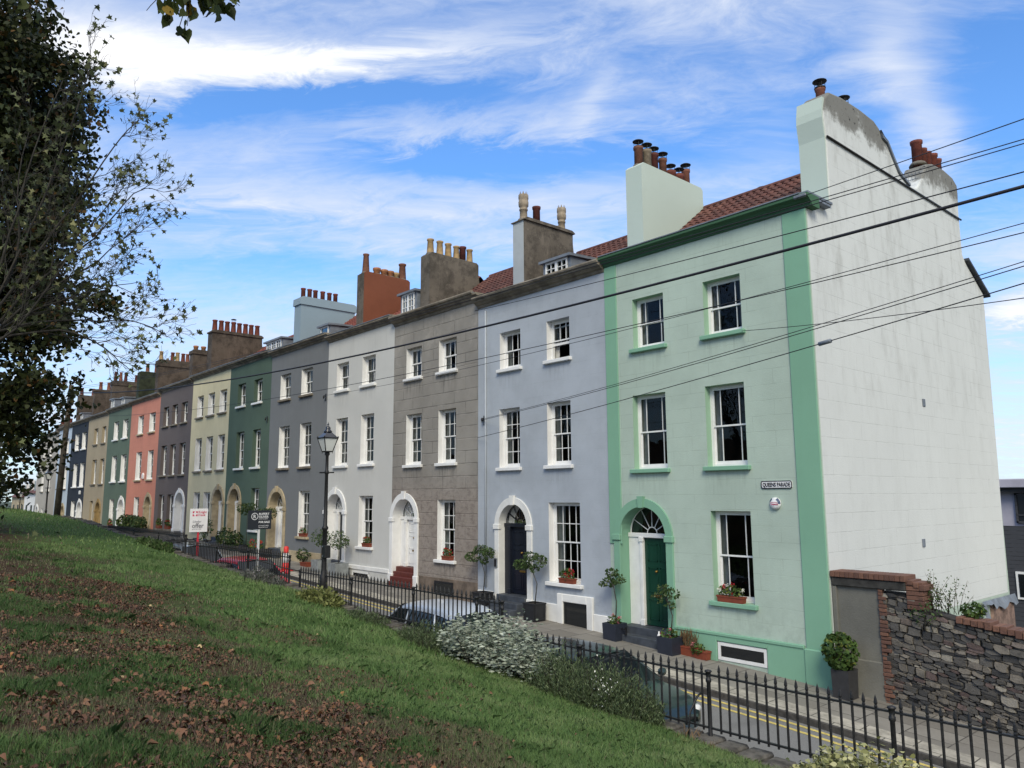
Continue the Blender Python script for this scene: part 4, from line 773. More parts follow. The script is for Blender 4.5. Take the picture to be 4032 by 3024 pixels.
b = MB(); b.box(bx - .012, bx, y0, y1, z0, z1, .004); b.build('board', M['slateboard'], ro)
b = MB(); b.box(bx - .07, bx - .014, 10.13, 10.19, -2.7, -.6); b.build('post', M['postwhite'], ro)
b = MB(); n = 28; cy, cz = y0 + .215, z1 - .185
for k in range(n):
    a, c = 2 * math.pi * k / n, 2 * math.pi * (k + 1) / n
    b.poly([(bx + .003, cy + .112 * math.cos(a), cz + .112 * math.sin(a)), (bx + .003, cy + .112 * math.cos(c), cz + .112 * math.sin(c)), (bx + .003, cy + .093 * math.cos(c), cz + .093 * math.sin(c)), (bx + .003, cy + .093 * math.cos(a), cz + .093 * math.sin(a))])
b.build('logo_ring', M['signwhite'], ro)
text(ro, 'R', (bx + .004, cy - .052, cz - .055), .155, M['signwhite'], RY, UZ, bold=.003)
text(ro, 'RUPERT', (bx + .004, y0 + .345, z1 - .145), .098, M['signwhite'], RY, UZ, bold=.002); text(ro, 'OLIVER', (bx + .004, y0 + .345, z1 - .235), .098, M['signwhite'], RY, UZ, bold=.002)
text(ro, 'property agents', (bx + .004, y0 + .345, z1 - .278), .047, M['signwhite'], RY, UZ); text(ro, 'FOR SALE', (bx + .004, y0 + .345, z1 - .395), .085, M['signwhite'], RY, UZ, bold=.003)
text(ro, '0117 452 3555', (bx + .004, y0 + .345, z1 - .50), .055, M['signwhite'], RY, UZ); text(ro, 'rupertoliver.co.uk', (bx + .004, y0 + .345, z1 - .545), .042, M['signwhite'], RY, UZ)
# ---------------------------------------------------------------- iron railings: level panels stepping up the street
bar_me = None
def railing(x0, x1, zt, zb, posts, lab, step=.152, stays=()):
    global bar_me
    t_ = thing('iron_railing', ((x0 + x1) / 2, 10.0, zb - .1), lab, 'railing', 'stepped iron railings along the bank')
    b = MB(); b.box(x0, x1, 9.978, 10.022, zt - .014, zt + .010); b.build('top_rail', M['black'], t_); b = MB(); b.box(x0, x1, 9.98, 10.02, zb - .014, zb + .010); b.build('bottom_rail', M['black'], t_)
    H = zt - zb
    key = round(H, 3); me = RAILM.get(key)
    if me is None:
        v = MB(); w = .0165; v.tube([(0, 0, -.05), (0, 0, H + .02)], w, 6, False); v.lathe([(.017, H + .01), (.022, H + .02), (.022, H + .035), (.016, H + .045), (.026, H + .07), (.017, H + .12), (.0, H + .17)], (0, 0, 0), 6, False)
        o = v.build('bar', M['black'], None, (0, 0, 0)); me = RAILM[key] = o.data; bpy.data.objects.remove(o)
    n = int((x1 - x0) / step); xs = [x0 + .07 + i * step for i in range(n)]
    for x in xs:
        if any(abs(x - p) < .05 for p in posts): continue
        link(bpy.data.objects.new('bar', me), t_, (x, 10.0, zb))
    for p in posts:
        b = MB(); b.lathe([(.05, -.3), (.045, -.22), (.032, -.2), (.030, H - .12), (.042, H - .10), (.042, H - .06), (.032, H - .05), (.040, H + .03), (.055, H + .04), (.05, H + .06), (.0, H + .075)], (p, 10.0, zb), 10); b.build('post', M['black'], t_)
    for p in stays:
        b = MB(); b.tube([(p, 10.0, zb + H * .62), (p - .02, 9.93, zb + .42), (p - .05, 9.78, zb + .22), (p - .06, 9.72, zb - .2)], .016, 6); b.build('stay', M['black'], t_)
    for x in (x0 + .5, (x0 + x1) / 2 + .3): b = MB(); b.box(x - .02, x + .02, 9.98, 10.02, zb - .22, zb - .012); b.build('foot', M['black'], t_)
    return t_
RAILM = {}
railing(-11.35, 1.4, -2.65, -3.40, [-7.06, -4.40, -1.7, -9.7], 'nearest run of black spiked iron railing, beside the dark green car and the end house', stays=(-7.2,))
railing(-20.62, -11.75, -2.10, -2.80, [-20.6, -17.7, -14.9, -12.6, -11.8], 'run of black spiked iron railing in front of the silver car roof')
railing(-29.9, -21.25, -1.74, -2.46, [-21.3, -24.3, -27.0], 'run of black spiked iron railing in front of the red car')
railing(-41.4, -30.15, -1.46, -2.12, [-30.2, -33.5, -37.0], 'farthest run of black spiked iron railing, emerging from the grass on the left')
# gate gap with slanting handrails
gt = thing('handrail', (-20.95, 10.0, -2.9), 'slanting iron handrail at the gap in the railings by the lamp post', 'handrail')
b = MB(); b.tube([(-20.7, 10.0, -2.08), (-20.95, 9.7, -2.0), (-21.2, 9.0, -1.75), (-21.3, 8.7, -1.72)], .016, 6); b.tube([(-21.3, 8.7, -2.6), (-21.3, 8.7, -1.72)], .014, 6); b.build('rail', M['black'], gt)
# ---------------------------------------------------------------- street lamps
M['lampglass'] = plain('frosted_lamp_glass', (.62, .63, .62), .25, .05, 2, 0)
def lamp(x, y, zb, zt, lab, box=False):
    t_ = thing('street_lamp', (x, y, zb), lab, 'street lamp', 'old style lamp posts'); H = zt - zb; s = H / 4.69
    b = MB(); L0 = H - .80 * s
    b.lathe([(.11 * s, -.1), (.11 * s, .55 * s), (.085 * s, .62 * s), (.07 * s, .75 * s), (.062 * s, 1.78 * s), (.085 * s, 1.80 * s), (.085 * s, 1.85 * s), (.055 * s, 1.9 * s), (.043 * s, L0 - .62 * s), (.06 * s, L0 - .60 * s), (.06 * s, L0 - .54 * s), (.045 * s, L0 - .5 * s), (.040 * s, L0 - .12 * s), (.07 * s, L0 - .08 * s), (.06 * s, L0)], (x, y, zb), 12)
    b.tube([(x - .14 * s, y - .14 * s, zb + L0 - .57 * s), (x + .14 * s, y + .14 * s, zb + L0 - .57 * s)], .022 * s, 6); b.build('column', M['black'], t_)
    Z0 = zb + L0; f = MB(); rb, rt, hh = .145 * s, .29 * s, .37 * s
    for k in range(4):
        a, c = R(45 + 90 * k), R(135 + 90 * k); p0, p1 = Vector((x + rb * math.cos(a), y + rb * math.sin(a), Z0)), Vector((x + rt * math.cos(a), y + rt * math.sin(a), Z0 + hh)); p2, p3 = Vector((x + rb * math.cos(c), y + rb * math.sin(c), Z0)), Vector((x + rt * math.cos(c), y + rt * math.sin(c), Z0 + hh))
        f.tube([p0, p1], .014 * s, 5, False); f.tube([p0, p2], .016 * s, 5, False); f.tube([p1, p3], .018 * s, 5, False); f.lathe([(.016 * s, 0), (.018 * s, .04 * s), (0, .055 * s)], p1, 6); f.tube([p0, p0 - Vector((0, 0, .05 * s))], .008 * s, 4)
    f.build('lantern_frame', M['black'], t_)
    g = MB(); q = [[(x + r * .97 * math.cos(R(45 + 90 * k)), y + r * .97 * math.sin(R(45 + 90 * k)), z) for k in range(4)] for r, z in ((rb, Z0 + .01), (rt, Z0 + hh))]
    for k in range(4): g.poly([q[0][k], q[0][(k + 1) % 4], q[1][(k + 1) % 4], q[1][k]])
    g.poly(q[0][::-1]); g.build('lantern_glass', M['lampglass'], t_)
    r_ = MB(); r_.lathe([(rt * 1.04, 0), (.105 * s, .165 * s)], (x, y, Z0 + hh), 4, False); r_.v = [(x + (p[0] - x) * math.cos(R(45)) - (p[1] - y) * math.sin(R(45)), y + (p[0] - x) * math.sin(R(45)) + (p[1] - y) * math.cos(R(45)), p[2]) for p in r_.v]
    r_.lathe([(.11 * s, .15 * s), (.115 * s, .19 * s), (.085 * s, .22 * s), (.06 * s, .25 * s), (.075 * s, .28 * s), (.05 * s, .31 * s), (.02 * s, .34 * s), (.03 * s, .37 * s), (.012 * s, .41 * s), (0, .46 * s)], (x, y, Z0 + hh), 10); r_.build('lantern_roof', M['gloss_black'], t_)
    if box: b = MB(); b.box(x + .05, x + .20, y - .08, y + .08, zb + 1.05, zb + 1.38, .01); b.build('control_box', M['black'], t_); b = MB(); [b.lathe([(.068, 0), (.068, .03)], (x, y, zb + z), 12) for z in (1.08, 1.33)]; b.build('strap', M['lead'], t_)
M['gloss_black'] = plain('glossy_black_paint', (.02, .022, .03), .12, .2, 6, .03, spec=.7)
lamp(-19.2, 10.0, -2.68, 2.02, 'tall black lamp post with four-sided lantern at the railings in front of the off-white house', True)
lamp(-56.6, 10.0, -2.6, 1.95, 'black lamp post behind the grass crest in front of the pale stone house')
lamp(-71.5, 10.8, -2.6, .62, 'smallest and farthest black lamp post in front of the low white house')
# ---------------------------------------------------------------- poles and overhead wires
M['poletimber'] = plain('tarred_timber', (.06, .05, .038), .9, .4, 4, .6)
tp = thing('telegraph_pole', (-53.3, 10.0, -1.6), 'leaning timber telegraph pole in front of the sky blue house', 'pole')
b = MB(); b.tube([(-53.35, 10.0, -1.8), (-52.75, 10.0, 3.0), (-52.05, 10.0, 6.75)], [.19, .16, .13], 10); pole = b.build('shaft', M['poletimber'], tp)
b = MB()
for i in range(14): z = .6 + i * .42; f = (z + 1.8) / 8.55; b.tube([(-53.35 + 1.3 * f + .10, 9.9, z), (-53.35 + 1.3 * f + .32, 9.9, z + .01)], .014, 4)
b.build('step_iron', M['black'], tp)
b = MB(); b.box(-52.25, -51.85, 9.9, 10.15, 5.5, 6.1, .03); b.build('junction_box', M['black'], tp)
tp2 = thing('telegraph_pole', (3.2, 11.6, -5.2), 'timber telegraph pole carrying the wires beyond the right edge of the street', 'pole')
b = MB(); b.tube([(3.2, 11.6, -5.4), (3.2, 11.6, 8.2)], [.17, .12], 10); b.build('shaft', M['poletimber'], tp2)
PT = Vector((-52.1, 10.0, 6.5))
WIRES = [  # left end, passing point near the right edge of the photograph, sag, thickness, label
 ((-8.2, 15.72, 6.62), (-3.2, 12.6, 5.42), .02, .009, 'topmost thin overhead wire, reaching the mint house cornice corner'),
 ((-52.1, 10, 6.6), (-3.2, 11.6, 4.72), .62, .008, 'thin overhead wire, upper of the close pair crossing above the mint house windows'),
 ((-52.1, 10, 6.5), (-3.2, 11.6, 4.66), .62, .008, 'thin overhead wire, lower of the close pair crossing above the mint house windows'),
 ((-19.9, 15.7, 6.2), (-3.2, 11.6, 4.27), .10, .010, 'thin overhead wire next above the thick black cable'),
 ((-52.1, 9.9, 6.3), (-3.2, 11.2, 3.92), 1.05, .026, 'thick black overhead cable crossing the whole terrace'),
 ((-31.0, 15.9, 4.45), (-3.2, 11.6, 3.55), .35, .007, 'thin overhead wire reaching the off-white house beneath the thick cable'),
 ((-52.1, 10.1, 4.9), (-3.2, 11.4, 3.37), .95, .008, 'thin overhead wire below the thick cable, running to the far pole'),
 ((-19.75, 15.9, 2.52), (-3.2, 11.8, 3.07), .18, .007, 'upper thin wire to the bracket on the lavender house'),
 ((-19.75, 15.9, 2.49), (-3.2, 11.7, 2.98), .18, .008, 'lower thin wire to the bracket on the lavender house'),
 ((-20.05, 15.93, 1.92), (-3.2, 11.6, 2.72), .15, .009, 'thin overhead wire with a grey splice, running to the edge of the grey brown house'),
 ((-9.85, 15.85, 3.85), (-3.2, 12.2, 2.69), .16, .007, 'short thin wire from the upper right sill of the mint house'),
]
M['wire'] = plain('black_cable', (.012, .012, .018), .6, .1, 3, 0)
for a, p, sag, rad, lab in WIRES:
    A_, P_ = Vector(a), Vector(p); k = (3.2 - A_.x) / (P_.x - A_.x); E_ = A_ + (P_ - A_) * k; E_.y = E_.y; n = 40; fP = 1 / k; pts = []
    up_ = 4 * sag * fP * (1 - fP)
    for i in range(n + 1):
        f = i / n; q = A_ + (E_ - A_) * f; q.z += -4 * sag * f * (1 - f) + up_ * f / fP * 1.0; pts.append(q)
    b = MB(); b.tube(pts, rad, 5); w = tag(b.build('overhead_wire', M['wire'], None, A_), lab, 'wire', 'overhead wires')
    if 'splice' in lab:
        q = pts[0].lerp(pts[-1], 0); i = int(n * .60); d = (pts[i + 1] - pts[i]).normalized(); b = MB(); b.tube([pts[i] - d * .13, pts[i] - d * .12, pts[i] + d * .12, pts[i] + d * .13], [.02, .038, .038, .02], 8); b.build('splice', M['lead'], w)
for (x, z, lab) in ((-19.75, 2.5, 'small black wire bracket on the lavender house'), (-31.0, 4.4, 'black wire bracket at the left edge of the off-white house'), (-37.2, 3.9, 'black wire bracket on the dark green house')):
    t_ = thing('wire_bracket', (x, YF, z - .2), lab, 'bracket'); b = MB(); b.box(x - .03, x + .03, YF - .03, YF, z - .18, z + .14); b.tube([(x, YF - .03, z + .05), (x, YF - .12, z + .04), (x + .02, YF - .13, z - .10)], .02, 6); b.lathe([(.03, -.06), (.045, 0), (.03, .06)], (x, YF - .11, z), 8); b.build('bracket', M['black'], t_)
t_ = thing('alarm_box', (-57.75, YF, 1.2), 'small white alarm box on the salmon pink house', 'alarm'); b = MB(); b.prism([(-57.9, 1.3), (-57.6, 1.3), (-57.6, 1.55), (-57.75, 1.7), (-57.9, 1.55)], 1, YF - .1, YF); b.build('cover', M['alarmwhite'], t_)
t_ = thing('alarm_box', (-76.3, YF, .1), 'small white alarm box on the navy house', 'alarm'); b = MB(); b.prism([(-76.45, .3), (-76.15, .3), (-76.1, .55), (-76.3, .62), (-76.5, .55)], 1, YF - .1, YF); b.build('cover', M['alarmwhite'], t_)
t_ = thing('entry_phone', (-19.1, YF, -2.3), 'small grey entry phone on the white door arch of the lavender house', 'intercom'); b = MB(); b.box(-19.16, -19.03, YF - .10, YF - .055, -2.25, -1.97, .008); b.build('panel', M['lead'], t_); b = MB(); b.box(-19.14, -19.05, YF - .104, YF - .099, -2.22, -2.0); b.build('buttons', M['black'], t_)
# ---------------------------------------------------------------- cars
def car(name, lab, x, y, zg, col, face=1, L=4.2, W_=1.72, H=1.42, bars=False, roofm=None):
    t_ = thing(name, (x, y, zg), lab, 'car', 'cars parked along the railings'); hw = W_ / 2
    def P(u, v, z): return (x + face * u, y + face * v, zg + z)
    st = [(-.5, .56, .42, .70), (-.485, .80, .30, .86), (-.44, .93, .22, .94), (-.30, 1.0, .20, .93), (-.1, 1.0, .20, .92), (.12, 1.0, .20, .92), (.22, 1.0, .20, .92), (.30, .99, .20, .87), (.40, .95, .22, .80), (.46, .86, .24, .72), (.49, .72, .28, .62), (.5, .55, .34, .52)]
    ring = []
    for u, wf, zl, zt in st:
        w = hw * wf; zm = (zl + zt) / 2
        half = [(w * .90, zl), (w * .985, zl + .10), (w, zm), (w * .985, zt - .10), (w * .93, zt - .025), (w * .80, zt), (w * .4, zt + .022), (0, zt + .03)]
        ring.append([P(u * L, v, z) for v, z in half] + [P(u * L, -v, z) for v, z in half[-2::-1]])
    b = MB(); n = len(ring[0]); vs = sum(ring, []); fs = []
    for i in range(len(ring) - 1):
        for k in range(n - 1): fs.append((i * n + k, i * n + k + 1, (i + 1) * n + k + 1, (i + 1) * n + k))
        fs.append((i * n, (i + 1) * n, (i + 1) * n + n - 1, i * n + n - 1))
    fs.append(tuple(range(n))); fs.append(tuple(range(len(vs) - 1, len(vs) - n - 1, -1))); b.mesh(vs, fs, True)
    # roof shell and pillars share the body mesh
    rs = [(-.42, .70, H - .14), (-.36, .74, H - .04), (-.22, .76, H), (-.02, .75, H), (.08, .72, H - .05), (.10, .71, H - .08)]
    rr_ = [[P(u * L, v * hw, z) for v, z in ((f * 1.04, q - .13), (f * .98, q - .04), (f * .8, q + .01), (0, q + .045), (-f * .8, q + .01), (-f * .98, q - .04), (-f * 1.04, q - .13))] for u, f, q in rs]
    nn = 7; b.mesh(sum(rr_, []), [(i * nn + k, i * nn + k + 1, (i + 1) * nn + k + 1, (i + 1) * nn + k) for i in range(len(rs) - 1) for k in range(nn - 1)], True)
    for sy in (-1, 1):
        for (u0, f0, z0, u1, f1, z1, r) in ((.255, .90, .92, .09, .71, H - .09, .035), (-.005, .93, .92, -.01, .745, H - .06, .03), (-.30, .93, .92, -.26, .75, H - .06, .035), (-.46, .86, .92, -.41, .70, H - .14, .05)):
            b.tube([P(u0 * L, sy * f0 * hw, z0), P(u1 * L, sy * f1 * hw, z1)], r, 6)
    m, tt = newmat(name + '_paint'); tt.b.inputs['Base Color'].default_value = (*col, 1); tt.b.inputs['Roughness'].default_value = .28; tt.b.inputs['Coat Weight'].default_value = .45; tt.b.inputs['Metallic'].default_value = .1
    body = b.build('body', m, t_)
    mod = body.modifiers.new('smooth', 'SUBSURF'); mod.levels = 1; mod.render_levels = 1
    def pane(nm, pts):
        g = MB(); g.poly([P(u * L, v * hw, z) for u, v, z in pts]); g.build(nm, M['carglass'], t_)
    e = .006
    g = MB(); q = [[P(u * L, v * hw * f, z) for v in (-1, -.5, 0, .5, 1)] for u, f, z in ((.258, .90, .905), (.175, .80, 1.12), (.09, .70, H - .055))]
    for i in range(2):
        for k in range(4): g.poly([q[i][k], q[i][k + 1], q[i + 1][k + 1], q[i + 1][k]])
    g.smooth = True; g.build('windscreen', M['carglass'], t_)
    pane('rear_window', [(-.462, -.84, .93), (-.462, .84, .93), (-.415, .68, H - .12), (-.415, -.68, H - .12)])
    for sy in (-1, 1):
        pane('side_window', [(.25, sy * .905, .91), (.0, sy * .925, .91), (-.005, sy * .775, H - .13), (.10, sy * .735, H - .16)])
        pane('side_window', [(-.01, sy * .925, .91), (-.45, sy * .87, .93), (-.41, sy * .74, H - .21), (-.015, sy * .775, H - .13)])
        w = MB(); w.lathe([(.0, 0), (.10, .01), (.10, .10), (.0, .12)], (0, 0, 0), 10); w.v = [P(.22 * L + p[2] * .8, sy * (hw + .10) + p[0] * .9, .98 + p[1] * .7) for p in w.v]; w.build('wing_mirror', m, t_)
        for u in (-.31, .31):
            k = MB(); k.lathe([(.31, -.09), (.315, -.05), (.315, .05), (.31, .09)], (0, 0, 0), 20); k.v = [P(u * L + p[0], sy * (hw - .10) + p[2], .315 + p[1]) for p in k.v]; wh = k.build('wheel', M['tyre'], t_)
            k = MB(); k.lathe([(.21, -.012), (.20, .012), (.05, .02)], (0, 0, 0), 16); k.v = [P(u * L + p[0], sy * (hw - .005 + p[2]), .315 + p[1]) for p in k.v]; k.build('rim', M['lead'], wh)
        k = MB(); k.lathe([(.0, -.02), (.11, 0), (.08, .05), (0, .06)], (0, 0, 0), 10); k.v = [P(.475 * L + p[2], sy * hw * .62 + p[0] * 1.3, .60 + p[1] * .7) for p in k.v]; k.build('headlight', M['lampglass'], t_)
        k = MB(); k.box(-.05, .05, -.07, .07, -.13, .13, .02); k.v = [P(-.478 * L + p[0], sy * hw * .78 + p[1], .80 + p[2]) for p in k.v]; k.build('tail_light', M['taillight'], t_)
        if bars:
            k = MB(); k.tube([P(-.36 * L, sy * .60 * hw, H + .05), P(.03 * L, sy * .60 * hw, H + .05)], .02, 6); k.build('roof_rail', M['black'], t_)
    if bars:
        for u in (-.30, -.03): k = MB(); k.tube([P(u * L, -.78 * hw, H + .09), P(u * L, .78 * hw, H + .09)], .022, 6); [k.box(*sorted((P(u * L, 0, 0)[0] - .12, P(u * L, 0, 0)[0] + .12)), P(0, q, 0)[1] - .05, P(0, q, 0)[1] + .05, zg + H + .09, zg + H + .16, .02) for q in (-.4, .1, .45)]; k.build('roof_bar', M['black'], t_)
    return t_
M['carglass'] = plain('tinted_car_glass', (.010, .014, .016), .04, .1, 1, 0, spec=.6); M['tyre'] = plain('tyre_rubber', (.015, .015, .015), .85, .2, 10, .3); M['taillight'] = plain('red_lens', (.45, .015, .02), .2, .1, 3, 0)
car('hatchback', 'dark green hatchback behind the rosemary bushes and nearest railings', -10.45, 11.0, float(road(-10.45, 11)), (.012, .026, .026), 1, 4.25, 1.72, 1.40)
car('hatchback', 'silver blue hatchback with chrome roof edge behind the railings beside the silver leaved bush', -15.6, 11.0, float(road(-15.6, 11)), (.42, .47, .55), -1, 4.1, 1.74, 1.52)
car('hatchback', 'red car behind the railings below the dark for sale board', -26.4, 10.95, float(road(-26.4, 10.95)) + .03, (.52, .018, .035), 1, 4.0, 1.68, 1.46)
car('estate_car', 'silver estate car with black roof bars below the white under offer board', -31.4, 10.75, float(road(-31.4, 10.75)), (.33, .38, .42), 1, 4.5, 1.78, 1.56, True)
# ---------------------------------------------------------------- traffic marker
tc = thing('traffic_cone', (-30.6, 14.2, float(pave(-30.6))), 'tall red and white traffic marker on the far pavement by the grey house', 'cone')
M['conered'] = plain('fluorescent_red_plastic', (.62, .035, .03), .45, .1, 5, .1); g0 = float(pave(-30.6))
b = MB(); b.box(-30.85, -30.35, 13.95, 14.45, g0, g0 + .05, .02); b.lathe([(.19, .05), (.15, .34)], (-30.6, 14.2, g0), 14); b.lathe([(.105, .72), (.095, .76), (.105, .95), (.06, 1.0)], (-30.6, 14.2, g0), 14); b.build('body', M['conered'], tc)
b = MB(); b.lathe([(.151, .338), (.106, .722)], (-30.6, 14.2, g0), 14); b.build('white_band', M['signwhite'], tc)
# ---------------------------------------------------------------- leaves
def unit(k):
    v = rng.normal(size=(k, 3)); return v / np.linalg.norm(v, axis=1, keepdims=True)
def frames(k, nrm=None, up=0.0):
    n = unit(k) if nrm is None else nrm + unit(k) * .8
    n[:, 2] += up; n /= np.linalg.norm(n, axis=1, keepdims=True)
    a = np.cross(n, unit(k)); a /= np.linalg.norm(a, axis=1, keepdims=True); return a, np.cross(n, a), n
STAR = np.array([(0, -.5), (.12, -.22), (.45, -.28), (.30, -.02), (.52, .22), (.22, .20), (0, .55), (-.22, .20), (-.52, .22), (-.30, -.02), (-.45, -.28), (-.12, -.22)])
OVAL = np.array([(0, -.5), (.24, -.2), (.26, .12), (0, .5), (-.26, .12), (-.24, -.2)])
HEART = np.array([(0, -.40), (.26, -.48), (.46, -.22), (.40, .10), (.16, .36), (0, .62), (-.16, .36), (-.40, .10), (-.46, -.22), (-.26, -.48)])
LANCE = np.array([(0, -.5), (.13, 0), (0, .5), (-.13, 0)])
def leafcards(name, pts, size, shape, mat, parent=None, nrm=None, up=0.0, dirs=None, tone=None, curl=.15, org=None):
    pts = np.asarray(pts, float); k = len(pts); a, b, n = frames(k, nrm, up)
    if dirs is not None: b = dirs / np.linalg.norm(dirs, axis=1, keepdims=True); a = np.cross(b, unit(k)); a /= np.linalg.norm(a, axis=1, keepdims=True); n = np.cross(a, b)
    s = np.asarray(size, float) * np.ones(k); s = s * rng.uniform(.7, 1.25, k)
    sh = shape; V = pts[:, None, :] + s[:, None, None] * (sh[None, :, :1] * a[:, None, :] + sh[None, :, 1:] * b[:, None, :] + (np.abs(sh[None, :, :1]) * curl * 1.5 - (sh[None, :, 1:] ** 2) * curl) * n[:, None, :])
    return numesh(name, V, len(sh), mat, parent, tone=tone, org=org)
def ellip(c, r, k, shell=.5):
    u = unit(k) * (rng.random((k, 1)) ** (1 / 3) * (1 - shell) + shell * rng.uniform(.75, 1.03, (k, 1))); return np.array(c) + u * np.array(r), u
M['leaf_olive'] = leafmat('olive_leaf', (.030, .060, .020), (.075, .125, .040), (.13, .16, .08))
M['leaf_dark'] = leafmat('dark_evergreen_leaf', (.016, .035, .012), (.05, .085, .025), (.10, .13, .04))
M['leaf_mid'] = leafmat('mid_green_leaf', (.028, .058, .014), (.075, .13, .03), (.16, .18, .04))
M['petal_red'] = leafmat('red_petal', (.42, .012, .025), (.62, .03, .05), None, .2); M['petal_pink'] = leafmat('pink_petal', (.55, .10, .14), (.65, .25, .28), None, .2)
M['petal_white'] = leafmat('white_petal', (.6, .6, .56), (.75, .75, .7), None, .2); M['dry_leaf'] = leafmat('dry_stalk', (.10, .06, .03), (.2, .13, .07))
M['terracotta'] = plain('terracotta', '7c3e2c', .75, .15, 8, .2); M['bluepot'] = plain('navy_planter', (.022, .027, .042), .45, .1, 6, .1); M['blackpot'] = plain('black_planter', (.016, .017, .02), .5, .15, 6, .1); M['stonepot'] = plain('grey_stone_planter', '858a8c', .85, .2, 4, .4, dirt=.3); M['graphite'] = plain('graphite_planter', (.035, .035, .038), .5, .15, 8, .2)
def boxpot(name, x, y, w, d, h, mat, lab, group=None, z=None, rim=True, panel=False):
    z = float(pave(x)) if z is None else z; t_ = thing(name, (x, y, z), lab, 'planter', group); b = MB(); tp = .04
    vs = []
    for zz_, s in ((0, .93), (h, 1), (h, .88), (h - .06, .88)):
        for sx, sy in ((-1, -1), (1, -1), (1, 1), (-1, 1)): vs.append((x + sx * w / 2 * s, y + sy * d / 2 * s, z - .02 + zz_))
    b.mesh(vs, [(3, 2, 1, 0)] + [(i * 4 + k, i * 4 + (k + 1) % 4, i * 4 + 4 + (k + 1) % 4, i * 4 + 4 + k) for i in range(3) for k in range(4)], False)
    if rim: [b.box(*q, .005) for q in ((x - w / 2 - .012, x + w / 2 + .012, y - d / 2 - .012, y - d / 2 + .02, z + h - .06, z + h - .015), (x - w / 2 - .012, x + w / 2 + .012, y + d / 2 - .02, y + d / 2 + .012, z + h - .06, z + h - .015), (x - w / 2 - .012, x - w / 2 + .02, y - d / 2, y + d / 2, z + h - .06, z + h - .015), (x + w / 2 - .02, x + w / 2 + .012, y - d / 2, y + d / 2, z + h - .06, z + h - .015))]
    if panel:
        for s in (-1, 1):
            xa = x + s * (w / 2 - .05); b.box(xa - .02, xa + .02, y - d / 2 - .012, y - d / 2 + .03, z + .03, z + h - .05, .004); ya = y + s * (d / 2 - .05); b.box(x + w / 2 - .03, x + w / 2 + .012, ya - .02, ya + .02, z + .03, z + h - .05, .004)
        b.box(x - w / 2 + .05, x + w / 2 - .05, y - d / 2 - .01, y - d / 2 + .03, z + .03, z + .07, .004); b.box(x + w / 2 - .03, x + w / 2 + .01, y - d / 2 + .05, y + d / 2 - .05, z + .03, z + .07, .004)
    b.build('pot', mat, t_); s = MB(); s.poly([(x - w * .44, y - d * .44, z + h - .05), (x + w * .44, y - d * .44, z + h - .05), (x + w * .44, y + d * .44, z + h - .05), (x - w * .44, y + d * .44, z + h - .05)]); s.build('soil', M['soil'], t_)
    return z + h - .05
def standard(x, y, z, h, r, lab, leaf='leaf_olive', lean=(0, 0), n=900, lobes=None, size=.055, cat='potted tree', grp='small trees in planters along the pavement', name='potted_tree'):
    t_ = thing(name, (x, y, z), lab, cat, grp); b = MB(); top = Vector((x + lean[0], y + lean[1], z + h)); mid = Vector((x - lean[0] * .5 + .02, y, z + h * .55))
    b.tube([(x, y, z - .03), mid, top], [.017, .014, .012], 6)
    L = lobes or [(0, 0, .15, 1, .75)]
    allp = []
    for lx, lz, _, s, f in L:
        c = top + Vector((lx, 0, lz)); b.tube([top - Vector((0, 0, .1)), (top + c) / 2 + Vector((.02, .02, 0)), c], [.010, .007, .004], 5)
        p, u = ellip(c, (r * s, r * s, r * s * f), int(n * s * s), .35); keep = np.array([mnoise.noise(Vector(q) * 6.5) > -.08 for q in p]); allp.append(p[keep])
        for k in range(9): q = p[rng.integers(len(p))]; b.tube([c, (Vector(q) + c) / 2 + Vector((0, 0, .02)), q], .0035, 4)
    b.build('stem', M['bark_grey'], t_); leafcards('foliage', np.concatenate(allp), size, OVAL, M[leaf], t_)
    return t_
def flowers(name, c, r, nl, nf, lab, petals='petal_red', leaf='leaf_mid', cat='flowers', grp=None, size=.05, white=0):
    t_ = thing(name, (c[0], c[1], c[2] - .02), lab, cat, grp); p, u = ellip((c[0], c[1], c[2] + r[2] * .4), r, nl, .3); p[:, 2] = np.maximum(p[:, 2], c[2] - .06); leafcards('foliage', p, size, HEART, M[leaf], t_, nrm=np.tile([0, -.3, .6], (len(p), 1)))
    def heads(k, mat, nm):
        q, u = ellip((c[0], c[1], c[2] + r[2] * .62), (r[0] * .95, r[1], r[2] * .75), k, .6); P = (q[:, None, :] + rng.normal(size=(k, 26, 3)) * .021).reshape(-1, 3); leafcards(nm, P, .034, OVAL, M[mat], t_)
    heads(nf, petals, 'flower_heads')
    if white: heads(white, 'petal_white', 'white_flower_heads')
    return t_
def trough(x, y, z, w, d, h, lab, grp='terracotta window boxes'):
    t_ = thing('window_box', (x, y, z), lab, 'window box', grp); b = MB(); vs = []
    for zz_, s in ((0, .86), (h, 1), (h + .0, .9), (h - .03, .9)):
        for sx, sy in ((-1, -1), (1, -1), (1, 1), (-1, 1)): vs.append((x + sx * (w / 2 - (1 - s) * .12), y + sy * d / 2 * s, z + zz_))
    b.mesh(vs, [(3, 2, 1, 0)] + [(i * 4 + k, i * 4 + (k + 1) % 4, i * 4 + 4 + (k + 1) % 4, i * 4 + 4 + k) for i in range(3) for k in range(4)], False); b.box(x - w / 2 - .01, x + w / 2 + .01, y - d / 2 - .01, y + d / 2 + .01, z + h - .035, z + h - .008); b.build('trough', M['terracotta'], t_)
